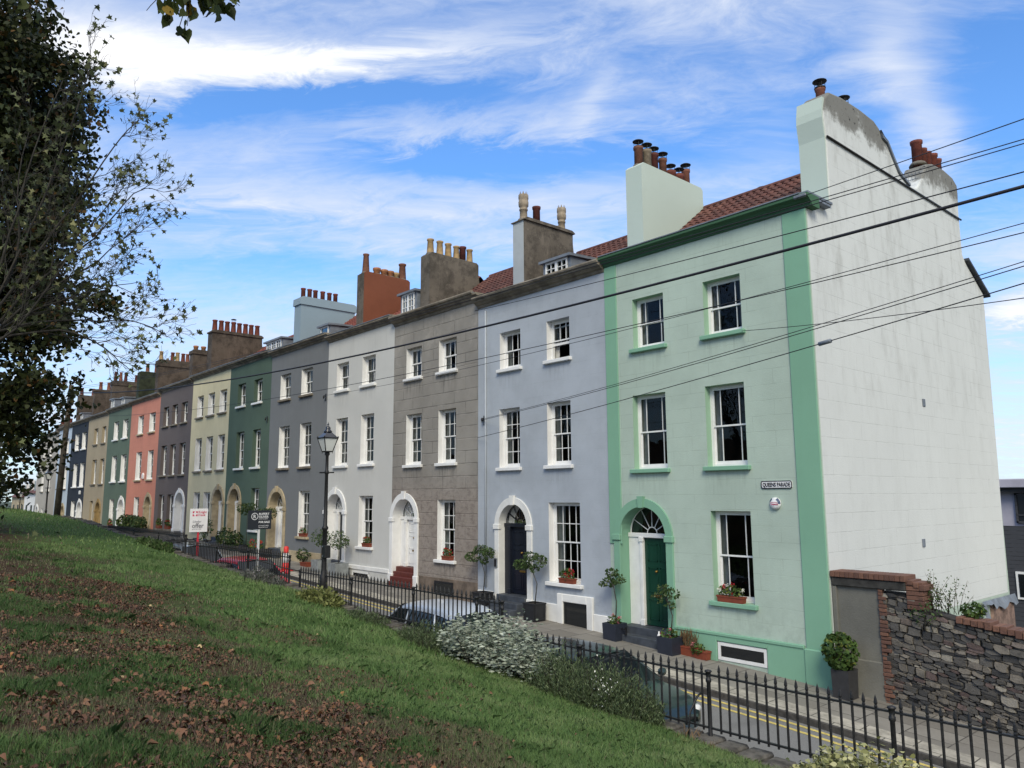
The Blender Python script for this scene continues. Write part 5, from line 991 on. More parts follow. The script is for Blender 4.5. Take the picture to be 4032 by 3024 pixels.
# window boxes and their flowers: (x, sill z, width, label bits)
for x, z, w, hs, lab, pet, wh in ((-10.55, -2.50, .70, 'mint green house', 'with mixed red and white flowers', 'petal_red', 4), (-15.95, -2.50, .58, 'lavender house', 'full of bright red geraniums', 'petal_red', 0), (-21.75, -2.19, .52, 'grey brown house', 'with red geraniums on tall stems', 'petal_red', 0), (-27.15, -1.99, .55, 'off-white house', 'crowded with red geraniums', 'petal_red', 0), (-32.75, -1.79, .62, 'dark grey house', 'with trailing plants and pink flowers', 'petal_pink', 1)):
    trough(x, YF - .02, z, w, .17, .15, 'terracotta window box on the %s, %s' % (hs, lab))
    flowers('window_box_flowers', (x, YF - .03, z + .15), (w * .52, .10, .20), 230, 4 if wh else 9, 'flowers growing in the window box of the %s' % hs, pet, grp='flowers in window boxes', white=wh)
for x, z, hs in ((-45.15, -1.88, 'cream house'), (-51.75, -2.0, 'brown house, the window nearer the door'), (-53.5, -2.0, 'brown house, the window farther from the door'), (-65.6, -2.2, 'sage green house')):
    trough(x, YF - .04, z, .8, .2, .2, 'small dark window box on the %s' % hs, 'small window boxes'); flowers('window_box_flowers', (x, YF - .06, z + .2), (.5, .12, .32), 140, 9, 'red flowers in the window box of the %s' % hs, 'petal_red', grp='flowers in window boxes', size=.10)
# planters on the pavement
z = boxpot('planter', -13.88, 15.62, .46, .46, .44, M['bluepot'], 'navy cube planter left of the dark green door', 'cube planters by the green door', rim=False); standard(-13.88, 15.66, z, 1.02, .34, 'clipped standard bay tree in the navy planter left of the dark green door', lean=(-.06, 0), n=520, size=.075, lobes=[(-.20, .02, 0, .72, .6), (.20, .12, 0, .66, .65), (-.02, .28, 0, .62, .6)]); flowers('geranium', (-13.88, 15.6, z + .04), (.2, .2, .14), 90, 5, 'red geranium under the bay tree left of the green door', 'petal_pink', size=.055)
z = boxpot('planter', -12.10, 15.62, .46, .46, .42, M['bluepot'], 'navy cube planter right of the dark green door', 'cube planters by the green door', rim=False); standard(-12.10, 15.66, z, .95, .34, 'thin standard tree in front of the dark green door', lean=(-.10, 0), n=420, size=.075, lobes=[(-.22, -.02, 0, .66, .7), (.20, .10, 0, .62, .7), (-.04, .22, 0, .6, .6), (.10, -.2, 0, .4, .9)]); flowers('geranium', (-12.1, 15.6, z + .04), (.21, .21, .14), 110, 3, 'pink geranium in the navy planter beside the terracotta trough', 'petal_pink', size=.055)
z = float(pave(-11.7)); trough(-11.72, 15.84, z, .60, .2, .22, 'long terracotta trough of dry stalks beside the navy planter', 'terracotta troughs on the pavement'); t_ = thing('dry_plant', (-11.75, 15.84, z + .2), 'clump of dry brown stalks in the long terracotta trough', 'plant'); p = np.array([(-11.75 + rng.normal() * .14, 15.84 + rng.normal() * .04, z + .2 + rng.uniform(.05, .35)) for _ in range(160)]); leafcards('foliage', p, .22, LANCE * (.35, 1), M['dry_leaf'], t_, dirs=np.stack([rng.normal(size=160) * .35, rng.normal(size=160) * .2, np.ones(160)], 1))
trough(-11.30, 15.82, float(pave(-11.3)), .34, .2, .2, 'small terracotta trough with yellowing leaves on the pavement', 'terracotta troughs on the pavement'); flowers('trailing_plant', (-11.4, 15.78, float(pave(-11.3)) + .16), (.2, .14, .16), 130, 1, 'yellow green trailing plant in the small terracotta trough', 'petal_pink', leaf='leaf_mid', size=.05, cat='plant')
z = boxpot('planter', -7.78, 15.66, .36, .42, .58, M['graphite'], 'tall dark planter at the corner of the mint green house', None, rim=False)
t_ = thing('potted_shrub', (-7.78, 15.66, z), 'round glossy evergreen shrub in the tall dark planter', 'shrub'); p, u = ellip((-7.82, 15.62, z + .36), (.36, .34, .40), 620, .55); leafcards('foliage', p, .12, OVAL, M['leaf_mid'], t_, nrm=u * 1.0, up=.3); b = MB(); [b.tube([(-7.78, 15.66, z - .02), tuple(p[k] * .5 + np.array((-7.78, 15.66, z)) * .5), tuple(p[k])], .008, 4) for k in range(12)]; b.build('stem', M['bark'], t_)
for x, lab in ((-19.35, 'left of the black door'), (-16.95, 'right of the black door')):
    z = boxpot('planter', x, 15.60, .50, .46, .52, M['blackpot'], 'black panelled planter %s of the lavender house' % lab, 'black planters by the black door', panel=True)
    standard(x, 15.62, z, 1.05, .34, 'spreading olive tree in the black planter %s' % lab, lean=(-.16, 0) if x > -18 else (-.12, 0), n=850, lobes=[(-.40, .04, 0, .85, .6), (.38, .18, 0, .7, .8), (.0, .30, 0, .75, .6), (.16, -.06, 0, .45, .8)], size=.066)
for x, y, lab in ((-29.75, 15.35, 'by the dark grey house'), (-28.45, 15.45, 'at the steps of the off-white house')):
    z = boxpot('planter', x, y, .62, .6, .5, M['stonepot'], 'pale grey stone planter %s' % lab, 'stone planters', rim=False); standard(x, y, z, .75, .42, 'bushy olive tree in the stone planter %s' % lab, n=520, lobes=[(-.1, .2, 0, 1, 1), (.25, .1, 0, .8, .9)], size=.075)
for x, y, h, lab in ((-38.0, 15.5, 1.75, 'thin standard tree against the dark green wall'), (-35.6, 15.45, 1.6, 'standard tree before the white door of the dark grey house')):
    z = boxpot('planter', x, y, .5, .5, .4, M['blackpot'], 'black pot of the ' + lab, 'black pots farther along'); standard(x, y, z, h, .45, lab, n=520, lobes=[(-.3, .05, 0, 1, .7), (.35, .1, 0, .9, .7)], size=.085, leaf='leaf_dark')
def bush(name, c, r, n, lab, leaf, size, shape=OVAL, cat='shrub', grp=None, shell=.4, up=.2, stems=10, dirs=None):
    t_ = thing(name, (c[0], c[1], c[2] - r[2]), lab, cat, grp); p, u = ellip(c, r, n, shell)
    keep = np.array([mnoise.noise(Vector(q) * (2.2 / max(r))) > -.30 for q in p]); p, u = p[keep], u[keep]
    leafcards('foliage', p, size, shape, leaf, t_, nrm=u.copy(), up=up, dirs=None if dirs is None else u * dirs[0] + np.array(dirs[1]) + rng.normal(size=u.shape) * .35)
    if stems:
        b = MB(); q0 = Vector((c[0], c[1], c[2] - r[2]))
        for k in range(stems): q = Vector(p[rng.integers(len(p))]); b.tube([q0 + Vector((rng.normal() * .05, rng.normal() * .05, 0)), (q0 + q) / 2 + Vector((0, 0, .03)), q], [.012, .008, .004], 4)
        b.build('stem', M['bark'], t_)
    return t_
bush('shrub', (-40.3, 15.3, float(pave(-40.3)) + .55), (.8, .4, .6), 600, 'dark leafy shrub by the bath stone arches, the farther of two', M['leaf_dark'], .14, grp='shrubs by the arches'); bush('shrub', (-39.2, 15.4, float(pave(-39.2)) + .5), (.6, .4, .55), 500, 'dark leafy shrub below the dark for sale board', M['leaf_dark'], .14, grp='shrubs by the arches')
t_ = flowers('red_flowers', (-37.1, 15.6, float(pave(-37)) + .35), (.8, .25, .3), 120, 26, 'low mass of red flowers by the dark green wall', 'petal_red', size=.1)
z = float(pave(-30.9)); trough(-31.6, 15.6, z, .6, .3, .2, 'broad terracotta bowl on the pavement by the dark grey house', 'terracotta troughs on the pavement'); bush('shrub', (-31.9, 15.6, z + .5), (.5, .3, .3), 260, 'low leafy plant in the broad terracotta bowl', M['leaf_dark'], .1)
for x, w in ((-58.9, 1.3), (-57.3, .9), (-55.7, 1.0)): bush('shrub', (x, 15.3, float(pave(x)) + .5), (w, .5, .62), 620, 'dark bush at the foot of the salmon pink house, %s' % ('the broadest and farthest' if x < -58 else 'the middle one' if x < -56 else 'the nearest, by its door'), M['leaf_dark'], .18, grp='bushes in front of the salmon house')
bush('rose_bush', (-42.9, 15.2, float(pave(-43)) + 1.0), (.6, .4, .7), 160, 'sparse climbing plant beside the cream house door', M['leaf_olive'], .14, shell=.1)
b_ = thing('bottle', (-12.43, 15.62, -3.45), 'small white bottle on the step beside the dark green door', 'bottle'); b = MB(); b.lathe([(.045, 0), (.045, .2), (.018, .24), (.018, .29)], (-12.43, 15.62, float(pave(-12.4)) + .17), 10); b.build('body', M['signwhite'], b_)
b_ = thing('boot_scraper', (-13.75, 15.7, -3.5), 'black iron boot scraper on the steps of the mint green house', 'boot scraper'); g0 = float(pave(-13.7)) + .16; b = MB(); b.box(-13.78, -13.74, 15.6, 15.64, g0, g0 + .2); b.box(-13.52, -13.48, 15.6, 15.64, g0, g0 + .2); b.box(-13.78, -13.48, 15.61, 15.63, g0 + .13, g0 + .16); b.build('frame', M['black'], b_)
# ---------------------------------------------------------------- shrubs along the bank
M['leaf_silver'] = leafmat('silver_felted_leaf', (.17, .21, .16), (.36, .40, .33), (.46, .50, .43), .1, .8, .15); M['leaf_rose'] = leafmat('rosemary_needle', (.038, .062, .028), (.105, .145, .070), (.16, .20, .11), .1); M['leaf_var'] = leafmat('variegated_leaf', (.16, .17, .06), (.40, .40, .20), (.48, .47, .28), .15)
M['leaf_lav'] = leafmat('grey_lavender_leaf', (.06, .07, .055), (.14, .15, .13), (.2, .18, .2), .1); M['leaf_yel'] = leafmat('yellow_green_leaf', (.085, .105, .03), (.20, .215, .075), None, .2)
def edge(x): return float(bank(x, 9.6))
def heap(name, spans, n, lab, mat, size, shape, hgt, cat='shrub', tuft=0, dirs=None, y=9.62, dy=.38, per=9):
    """a shrub made of many upright or drooping shoots carrying leaves"""
    x0, x1 = spans; cx = (x0 + x1) / 2; t_ = thing(name, (cx, y, edge(cx) - .05), lab, cat, 'shrubs along the foot of the bank'); P = []; Dr = []; b = MB()
    for k in range(n):
        f = rng.uniform(-1, 1); x = cx + f * (x1 - x0) / 2; yy = y + rng.uniform(-1, 1) * dy * math.sqrt(max(.05, 1 - f * f)); h = hgt * (1 - .75 * f * f) * rng.uniform(.45, 1.0) * (1 - .35 * ((yy - y) / dy) ** 2) * (1 + .35 * mnoise.noise(Vector((x * 1.7, yy * 2, 3.3))))
        g = edge(x) - .05 if yy < 9.7 else edge(x) - .12; out = Vector((f * .35 + rng.normal() * .16, (yy - y) * .7 + rng.normal() * .14, 1)).normalized(); p0 = Vector((x, yy, g)); p1 = p0 + out * h
        if k % 4 == 0: b.tube([p0, p1], [.007, .003], 4)
        for j in range(per):
            s = rng.uniform(.25, 1.0) if not tuft else rng.uniform(.25, 1.0) ** .5; q = p0.lerp(p1, s) + Vector(rng.normal(size=3)) * (.018 if not tuft else .045); P.append(q)
            side = Vector((rng.normal(), rng.normal(), 0)); Dr.append(out * (dirs or 1.0) + side * .55 + Vector((0, 0, -.45 if tuft else .0)))
    b.build('stem', M['bark'], t_); leafcards('foliage', np.array(P), size, shape, mat, t_, dirs=np.array([tuple(d) for d in Dr]), curl=.25); return t_
heap('silver_bush', (-12.9, -10.0), 760, 'large silver grey felted-leaf bush against the railings', M['leaf_silver'], .105, LANCE * (1.35, 1), 1.22, tuft=1, per=13, dirs=.5)
heap('rosemary', (-10.5, -7.75), 1300, 'big dark rosemary bush against the railings in front of the dark green car', M['leaf_rose'], .062, LANCE * (.8, 1), 1.0, dy=.45, per=22)
heap('rosemary', (-14.7, -12.7), 520, 'smaller dark rosemary bush by the silver car, left of the silver leaved bush', M['leaf_rose'], .062, LANCE * (.8, 1), .66, per=18)
heap('rosemary', (-17.1, -15.4), 300, 'low dark straggling bush beyond the silver car', M['leaf_rose'], .07, LANCE * (.8, 1), .36, per=14)
heap('variegated_bush', (-5.45, -3.55), 330, 'pale variegated bush in front of the nearest railing', M['leaf_var'], .085, OVAL, .85, tuft=1, per=12, y=9.55, dirs=.5)
heap('yellow_bush', (-19.2, -17.6), 150, 'small yellow green bush at the foot of the tall lamp post', M['leaf_yel'], .10, OVAL, .48, tuft=1, per=9, y=9.5)
heap('lavender', (-23.6, -20.9), 420, 'grey lavender clump below the railings by the red car', M['leaf_lav'], .09, LANCE, .48, per=12)
heap('lavender', (-34.5, -30.6), 260, 'brownish low shrub at the railings near the far parked cars', M['leaf_olive'], .12, OVAL, .45, per=9)
heap('grass_tuft', (-7.35, -6.75), 40, 'dry straw coloured grass tuft at the foot of a railing post', M['dry_leaf'], .16, LANCE * (.3, 1), .3, per=5, cat='grass')
# white flowers in the near rosemary
t_ = thing('white_flowers', (-8.5, 9.3, -3.3), 'small white flowers at the foot of the big rosemary bush', 'flowers'); p = np.array([-8.45, 9.22, -3.05]) + rng.normal(size=(60, 3)) * (.10, .08, .16); leafcards('flower_heads', p, .035, OVAL, M['petal_white'], t_)
# ---------------------------------------------------------------- rubble garden wall with blocked doorway
gw_ = thing('stone_wall', (-5.5, 16.2, -4.3), 'rubble stone garden wall with a blocked grey doorway beside the mint green house', 'wall')
m, t = newmat('rubble_stone'); at = t.n('ShaderNodeAttribute', attribute_name='tone').outputs['Fac']; n_ = t.noise(t.pos, 9, 6, .7)
c = t.mix(t.ramp(at, 0, .45), (.040, .040, .042), (.095, .088, .080)); c = t.mix(t.ramp(at, .45, .72), c, (.17, .15, .125)); c = t.mix(t.ramp(at, .82, .86), c, (.12, .085, .078)); c = t.mix(t.ramp(at, .93, .95), c, (.24, .22, .185))
c = t.mix(t.ramp(n_, .45, .7, 0, .6), c, (.035, .033, .03)); t.put(t.b.inputs['Base Color'], c); t.b.inputs['Roughness'].default_value = .85; t.put(t.b.inputs['Normal'], t.bump(t.m('ADD', n_, t.noise(t.pos, 40, 4)), .7, .02)); M['stones'] = m
m, t = newmat('old_brick'); at = t.n('ShaderNodeAttribute', attribute_name='tone').outputs['Fac']; c = t.mix(at, (.10, .05, .038), (.18, .088, .058)); c = t.mix(t.ramp(t.noise(t.pos, 11, 5, .7), .5, .7, 0, .7), c, (.06, .035, .03)); t.put(t.b.inputs['Base Color'], c); t.b.inputs['Roughness'].default_value = .9; t.put(t.b.inputs['Normal'], t.bump(t.noise(t.pos, 40, 4), .5, .01)); M['oldbrick'] = m
M['stonemortar'] = plain('dark_lime_mortar', (.040, .037, .034), .95, .4, 8, .6); M['blockrender'] = render_wall('stained_cement_render', lin('75746e'), stain=.5, streak=.3, bump=.5); M['lintel'] = plain('blackened_lintel', (.035, .034, .032), .9, .5, 5, .6, bscale=25)
wr = random.Random(5)
def walltop(x): return float(np.interp(x, [-7.25, -6.35, -6.3, -5.7, -4.66, -2, 3, 12], [-1.92, -1.95, -2.20, -2.34, -2.50, -2.95, -3.8, -5.2]))
def stone(b, x0, x1, z0, z1, yb, yo, s0, s1):
    j = lambda k=.018: wr.uniform(-k, k); ins = min(.02, (z1 - z0) * .2)
    bp = [(x0 + j(), z0 + s0 + j(.01)), (x1 + j(), z0 + s1 + j(.01)), (x1 + j(), z1 + s1 + j(.01)), (x0 + j(), z1 + s0 + j(.01))]; mx_ = ((bp[0][0] + bp[1][0]) / 2 + j(.05), ); fp = []
    poly = [bp[0], ((bp[0][0] + bp[1][0]) / 2 + j(.04), min(bp[0][1], bp[1][1]) + j(.012)), bp[1], (bp[1][0] + j(.012), (bp[1][1] + bp[2][1]) / 2), bp[2], ((bp[2][0] + bp[3][0]) / 2 + j(.04), max(bp[2][1], bp[3][1]) - abs(j(.015))), bp[3], (bp[3][0] + j(.012), (bp[3][1] + bp[0][1]) / 2)]
    cx = sum(p[0] for p in poly) / 8; cz = sum(p[1] for p in poly) / 8
    tilt = j(.02), j(.025)
    def yy(p): return yb - yo + (p[0] - cx) * tilt[0] / max(.05, x1 - x0) + (p[1] - cz) * tilt[1] / max(.04, z1 - z0)
    F = [(cx + (p[0] - cx) * .90, cz + (p[1] - cz) * .84) for p in poly]; vs = [(p[0], yb, p[1]) for p in poly] + [(p[0], yy(p), p[1]) for p in F]
    tn = wr.random(); n0 = len(b.f); b.mesh(vs, [tuple(range(8, 16))] + [(i, (i + 1) % 8, 8 + (i + 1) % 8, 8 + i) for i in range(8)], False); b.t += [tn] * (len(b.f) - n0)
b = MB(); b.t = []; yb = 16.14; s_lope = lambda x: (x + 7.2) * -.17
z = -6.2; 
while z < -1.5:
    h = wr.choice([.035, .045, .05, .06, .07, .085, .10, .12, .15]); x = -7.16 + wr.uniform(-.08, .03)
    while x < 6:
        w = wr.uniform(.07, .21) + h * wr.uniform(.2, 1.0)
        if h > .13 and wr.random() < .35:       # split a tall course into thin slabs
            k = wr.choice([2, 3])
            for q in range(k):
                s0, s1 = s_lope(x), s_lope(x + w); zt_ = z + h * (q + 1) / k + s0
                if zt_ < walltop(x + w / 2) - .03 and z + s0 > float(pave(x)) - .4 and (x > -6.95 or z + s0 < -4.9 or True): stone(b, x, x + w - .012, z + h * q / k + .006, z + h * (q + 1) / k - .006, yb, wr.uniform(.02, .06), s0, s1)
        else:
            s0, s1 = s_lope(x), s_lope(x + w)
            if z + h + s0 < walltop(x + w / 2) - .03 and z + s0 > float(pave(x)) - .4: stone(b, x, x + w - .014, z + .006, z + h - .008, yb, wr.uniform(.02, .075), s0, s1)
        x += w
    z += h
o = b.build('stonework', M['stones'], gw_); at = o.data.attributes.new('tone', 'FLOAT', 'FACE'); at.data.foreach_set('value', np.array(b.t, np.float32))
b = MB(); X = [-7.2, -6.35, -6.3, -5.7, -4.66, -2, 3, 12]
for i in range(len(X) - 1): b.mesh([(X[i], yb, -8), (X[i + 1], yb, -8), (X[i + 1], yb, walltop(X[i + 1]) - .05), (X[i], yb, walltop(X[i]) - .05), (X[i], yb + .4, -8), (X[i + 1], yb + .4, -8), (X[i + 1], yb + .4, walltop(X[i + 1]) - .05), (X[i], yb + .4, walltop(X[i]) - .05)], [(0, 1, 2, 3), (5, 4, 7, 6), (3, 2, 6, 7), (0, 3, 7, 4)], False)
b.build('wall_core', M['stonemortar'], gw_)
def bricks(name, items, parent=gw_, mat='oldbrick'):
    b = MB(); tn = []
    for q in items: n0 = len(b.f); b.box(*q, .008); tn += [wr.random()] * (len(b.f) - n0)
    o = b.build(name, M[mat], parent); at = o.data.attributes.new('tone', 'FLOAT', 'FACE'); at.data.foreach_set('value', np.array(tn, np.float32)); return o
bricks('brick_jamb', [(-7.19 - .0 + wr.uniform(0, .02), -7.19 + wr.choice([.10, .16, .20]), 16.06 + wr.uniform(-.012, .012), 16.2, -4.15 + i * .078, -4.15 + i * .078 + .066) for i in range(29)])
b = MB(); b.box(-8.12, -7.16, 16.11, 16.3, -4.6, -1.90); b.box(-8.13, -7.15, 16.075, 16.2, -4.6, -3.35, .02); b.build('blocked_doorway', M['blockrender'], gw_)
b = MB(); b.box(-8.13, -8.04, 16.05, 16.2, -4.5, -1.92, .01); b.build('jamb', M['blockrender'], gw_)
b = MB(); b.box(-8.13, -6.62, 16.03, 16.5, -1.915, -1.735, .02); b.build('lintel', M['lintel'], gw_)
bricks('brick_coping', [(-8.13 + i * .102, -8.13 + i * .102 + .096, 16.0, 16.55, -1.73, -1.61) for i in range(15)] + [(-6.58 + i * .11, -6.48 + i * .11, 16.04, 16.5, -1.78 - i * .05, -1.69 - i * .04) for i in range(3)])
bricks('end_pier', [(-6.62, -6.30, 16.06, 16.5, -2.25 + i * .09, -2.25 + i * .09 + .08) for i in range(6)], mat='oldbrick')
bricks('top_course', [(x_, x_ + .11, 16.05 + wr.uniform(-.02, .02), 16.5, walltop(x_) - .07 + wr.uniform(-.02, .01), walltop(x_) + .05 + wr.uniform(-.02, .02)) for x_ in [-5.75 + .12 * i for i in range(60)]])
# plants growing on the wall
t_ = thing('wall_plant', (-6.1, 16.35, -2.3), 'tall twiggy plant with pale dry seed heads growing on top of the stone wall', 'plant'); b = MB(); P = []
for k in range(34):
    q0 = Vector((-6.15 + rng.normal() * .22, 16.35, walltop(-6.1) - .05)); d = Vector((rng.normal() * .35 + .15, rng.normal() * .2, 1)).normalized(); L_ = rng.uniform(.35, .8); q1 = q0 + d * L_; b.tube([q0, q0.lerp(q1, .5) + Vector((0, 0, .03)), q1], [.006, .004, .002], 4)
    for j in range(16): P.append(q0.lerp(q1, rng.uniform(.25, 1)) + Vector(rng.normal(size=3)) * .035)
b.build('stem', M['dry_leaf'], t_); leafcards('foliage', np.array(P), .045, OVAL, M['leaf_olive'], t_)
bush('wall_fern', (-5.55, 16.4, -2.2), (.24, .2, .16), 240, 'bright green leafy plant on top of the stone wall', M['leaf_mid'], .09)
bush('wall_weed', (-6.3, 16.1, -2.32), (.32, .14, .3), 190, 'straggling dull weeds hanging on the stone wall below the brick coping', M['leaf_olive'], .07, shell=.1)
# garden, broken outbuilding wall and white veranda behind
grid('garden', [-8.1, -2, 6, 20], [16.6, 20, 27, 34], lambda x, y: -3.95 - .09 * (x + 8) - .03 * (y - 16), plain('garden_earth', (.06, .055, .035), .95, .4, 3, .8))
ow = thing('broken_wall', (-8.3, 26.8, -4.2), 'broken brick wall stump with torn lead flashing under the far end of the white gable', 'wall')
b = MB(); b.box(-8.7, -8.08, 25.4, 27.3, -4.6, -3.10, .06); b.build('brickwork', M['pinkbrick'], ow); b = MB(); rr = random.Random(2); P = [(-8.02 + rr.uniform(-.03, .05), 24.6 + .22 * i, -3.08 - (.22 + rr.uniform(-.08, .08)) * (1 if i > 3 else .3)) for i in range(14)]
for i in range(13): b.poly([(-8.09, P[i][1], -3.04), (-8.09, P[i + 1][1], -3.04), P[i + 1], P[i]])
b.poly([(-7.98, 24.2, -3.1), (-7.98, 24.6, -3.1), (-7.85, 24.85, -3.95), (-7.8, 24.45, -3.95)]); b.build('torn_lead', M['lead'], ow)
vr = thing('veranda', (-3, 27.5, -4.8), 'white painted glazed lean-to with a tiled roof seen over the stone wall', 'outbuilding')
b = MB(); b.prism([(25.6, -4.05), (29.5, -3.2), (29.5, -3.1), (25.5, -3.95)], 0, -7.0, 4); b.build('roof', M['stonetrim'], vr); b = MB(); b.box(-7.0, 4, 25.52, 25.62, -4.25, -4.0, .01); [b.box(x_, x_ + .09, 25.56, 25.66, -5.6, -4.2) for x_ in np.arange(-6.9, 4, .55)]; b.box(-6.9, 4, 25.56, 25.66, -5.0, -4.92); b.build('frame', M['white'], vr); b = MB(); b.box(-6.9, 4, 25.62, 25.64, -5.6, -4.2); b.build('pane', M['net'], vr)
# modern dark building farther back on the right
mb = thing('modern_building', (-8, 66, -12), 'modern dark slate clad building beyond the white gable', 'building')
M['cladding'] = render_wall('slate_cladding', (.055, .058, .068), lines=(3.0, .28), lw=.06, ldark=.3, stain=.15, streak=.1); M['palewall'] = plain('lilac_grey_wall', (.36, .35, .42), .8, .1, 1, .1)
b = MB(); b.box(-19.5, 10, 60, 75, -13, -2.2); b.build('lower_storey', M['cladding'], mb); b = MB(); b.box(-19.3, 10, 60.3, 75, -2.2, .15); b.build('upper_storey', M['palewall'], mb)
b = MB(); b.box(-20, 11, 59.2, 76, .35, .95, .05); b.build('roof', M['palewall'], mb); b = MB(); b.box(-19.6, 10.5, 59.6, 75.5, .12, .36); b.build('fascia', M['cladding'], mb)
for k in range(4):
    x_ = -17.2 + k * 4.2; b = MB(); [b.box(*q) for q in ((x_, x_ + .12, 60.1, 60.35, -2.0, .0), (x_ + 2.9, x_ + 3.02, 60.1, 60.35, -2.0, .0), (x_, x_ + 3, 60.1, 60.35, -.12, .0), (x_, x_ + 3, 60.1, 60.35, -2.0, -1.88), (x_ + 1.2, x_ + 1.28, 60.1, 60.35, -2.0, .0), (x_, x_ + 3, 60.1, 60.35, -1.5, -1.44))]; w = b.build('window', M['cladding'], mb); b = MB(); b.box(x_, x_ + 3, 60.22, 60.26, -2, 0); b.build('pane', M['blueglass'] if 'blueglass' in M else M['blackglass'], w)
    b = MB(); b.box(x_ - .3, x_ + .9, 59.9, 60.05, -7.0, -5.2); b.build('lower_window', M['white'], mb); b = MB(); b.box(x_ - .15, x_ + .75, 59.88, 59.9, -6.85, -5.35); b.build('lower_pane', M['blackglass'], mb)
# low white houses at the far end of the street
for (xa, xb, zr_, lab, wcol) in ((-104.5, -96.9, .5, 'low white house with dormers at the far end of the street', 'offwhite'), (-113, -104.6, .1, 'low cream house with a red brown roof, farthest along the street', 'stonetrim')):
    lh = thing('low_house', ((xa + xb) / 2, 18, -2.2), lab, 'house', 'low houses beyond the terrace'); b = MB(); b.box(xa, xb, 16.2, 24, -3, zr_); b.build('wall', M[wcol], lh)
    b = MB(); b.prism([(15.9, zr_), (20, zr_ + 2.6), (24.3, zr_)], 0, xa - .1, xb + .1); b.build('roof', M['tile_old'], lh)
    for x_ in (xa + 1.3, xa + 4.2, xb - 1.4):
        b = MB(); b.box(x_, x_ + 1.0, 16.4, 18.5, zr_ + .2, zr_ + 1.5); d_ = b.build('dormer', M['white'], lh); b = MB(); b.box(x_ + .15, x_ + .85, 16.36, 16.4, zr_ + .35, zr_ + 1.35); b.build('pane', M['blackglass'], d_)
        b = MB(); b.box(x_, x_ + .9, 16.17, 16.21, -1.9, -.8); b.build('window', M['blackglass'], lh)
# ---------------------------------------------------------------- trees
M['leaf_lime'] = leafmat('autumn_lime_leaf', (.018, .030, .008), (.055, .075, .018), (.22, .15, .02), .3)
M['leaf_shade'] = leafmat('shade_leaf', (.010, .016, .006), (.034, .044, .012), (.10, .055, .018), .25)
M['leaf_plane'] = leafmat('plane_leaf', (.055, .070, .030), (.13, .15, .065), (.20, .20, .09), .3)
def limb(b, path, r0_, r1_, wob=.0, n=None):
    P = [Vector(p) for p in path]; Q = []
    for i in range(len(P) - 1):
        a, c = P[max(i - 1, 0)], P[min(i + 2, len(P) - 1)]
        for k in range(4):
            f = k / 4; h = lambda p0, p1, p2, p3: .5 * ((2 * p1) + (-p0 + p2) * f + (2 * p0 - 5 * p1 + 4 * p2 - p3) * f * f + (-p0 + 3 * p1 - 3 * p2 + p3) * f ** 3)
            Q.append(h(a, P[i], P[i + 1], c) + Vector(rng.normal(size=3)) * wob)
    Q.append(P[-1]); m = len(Q); b.tube(Q, [r0_ + (r1_ - r0_) * (i / (m - 1)) ** .8 for i in range(m)], n or (7 if r0_ > .05 else 5)); return Q
# dense dark tree: trunk, limbs, crown of leaf clumps
td = thing('dark_tree', (-33, .6, -1.2), 'tall dense dark autumn tree filling the left edge', 'tree', 'trees on the bank')
b = MB(); limb(b, [(-33, .6, -1.4), (-33.1, .8, 3), (-32.8, 1.0, 8), (-33, 1.3, 14), (-33, 1.8, 19)], .38, .08, .02)
LOB = [((-33, .6, 16.2), (4.2, 4.6, 4.0)), ((-33, 1.4, 11), (4.2, 4.7, 5.0)), ((-33.5, 4.6, 10.5), (2.2, 1.8, 2.6)), ((-33.5, 4.9, 15.6), (2.2, 1.9, 2.0)), ((-33, 5.6, 7.3), (2.2, 2.5, 1.0)), ((-33, 3.3, 5.6), (3.2, 3.0, 3.0)), ((-33, 2.2, 1.6), (3.2, 3.6, 2.6)), ((-32, 4.8, 3.6), (2.0, 1.7, 1.3)), ((-33, 3.2, 14.5), (3, 3.0, 3.4))]
for c, r in LOB:
    for k in range(9):
        u = unit(1)[0]; q = np.array(c) + u * np.array(r) * .8; limb(b, [(-33, 1, max(1.5, c[2] - r[2] * .7)), tuple((np.array(c) * .6 + q * .4)), tuple(q)], .07, .01, .03)
b.build('trunk', M['bark'], td)
PTS = []
for c, r in LOB:
    v = r[0] * r[1] * r[2]; nc = int(14 + v * 3.2)
    cc, u = ellip(c, r, nc, .45)
    for q in cc:
        if mnoise.noise(Vector(q) * .55 + Vector((3, 1, 7))) < -.32: continue
        s = rng.uniform(.35, .85); k = int(58 * (s / .5) ** 2); PTS.append(q + rng.normal(size=(k, 3)) * s * (.62, .62, .42))
P = np.concatenate(PTS); tn = np.clip(rng.random(len(P)) * .93 + (rng.random(len(P)) < .02) * .1, 0, 1)
leafcards('crown', P, .17, HEART, M['leaf_shade'], td, tone=tn)
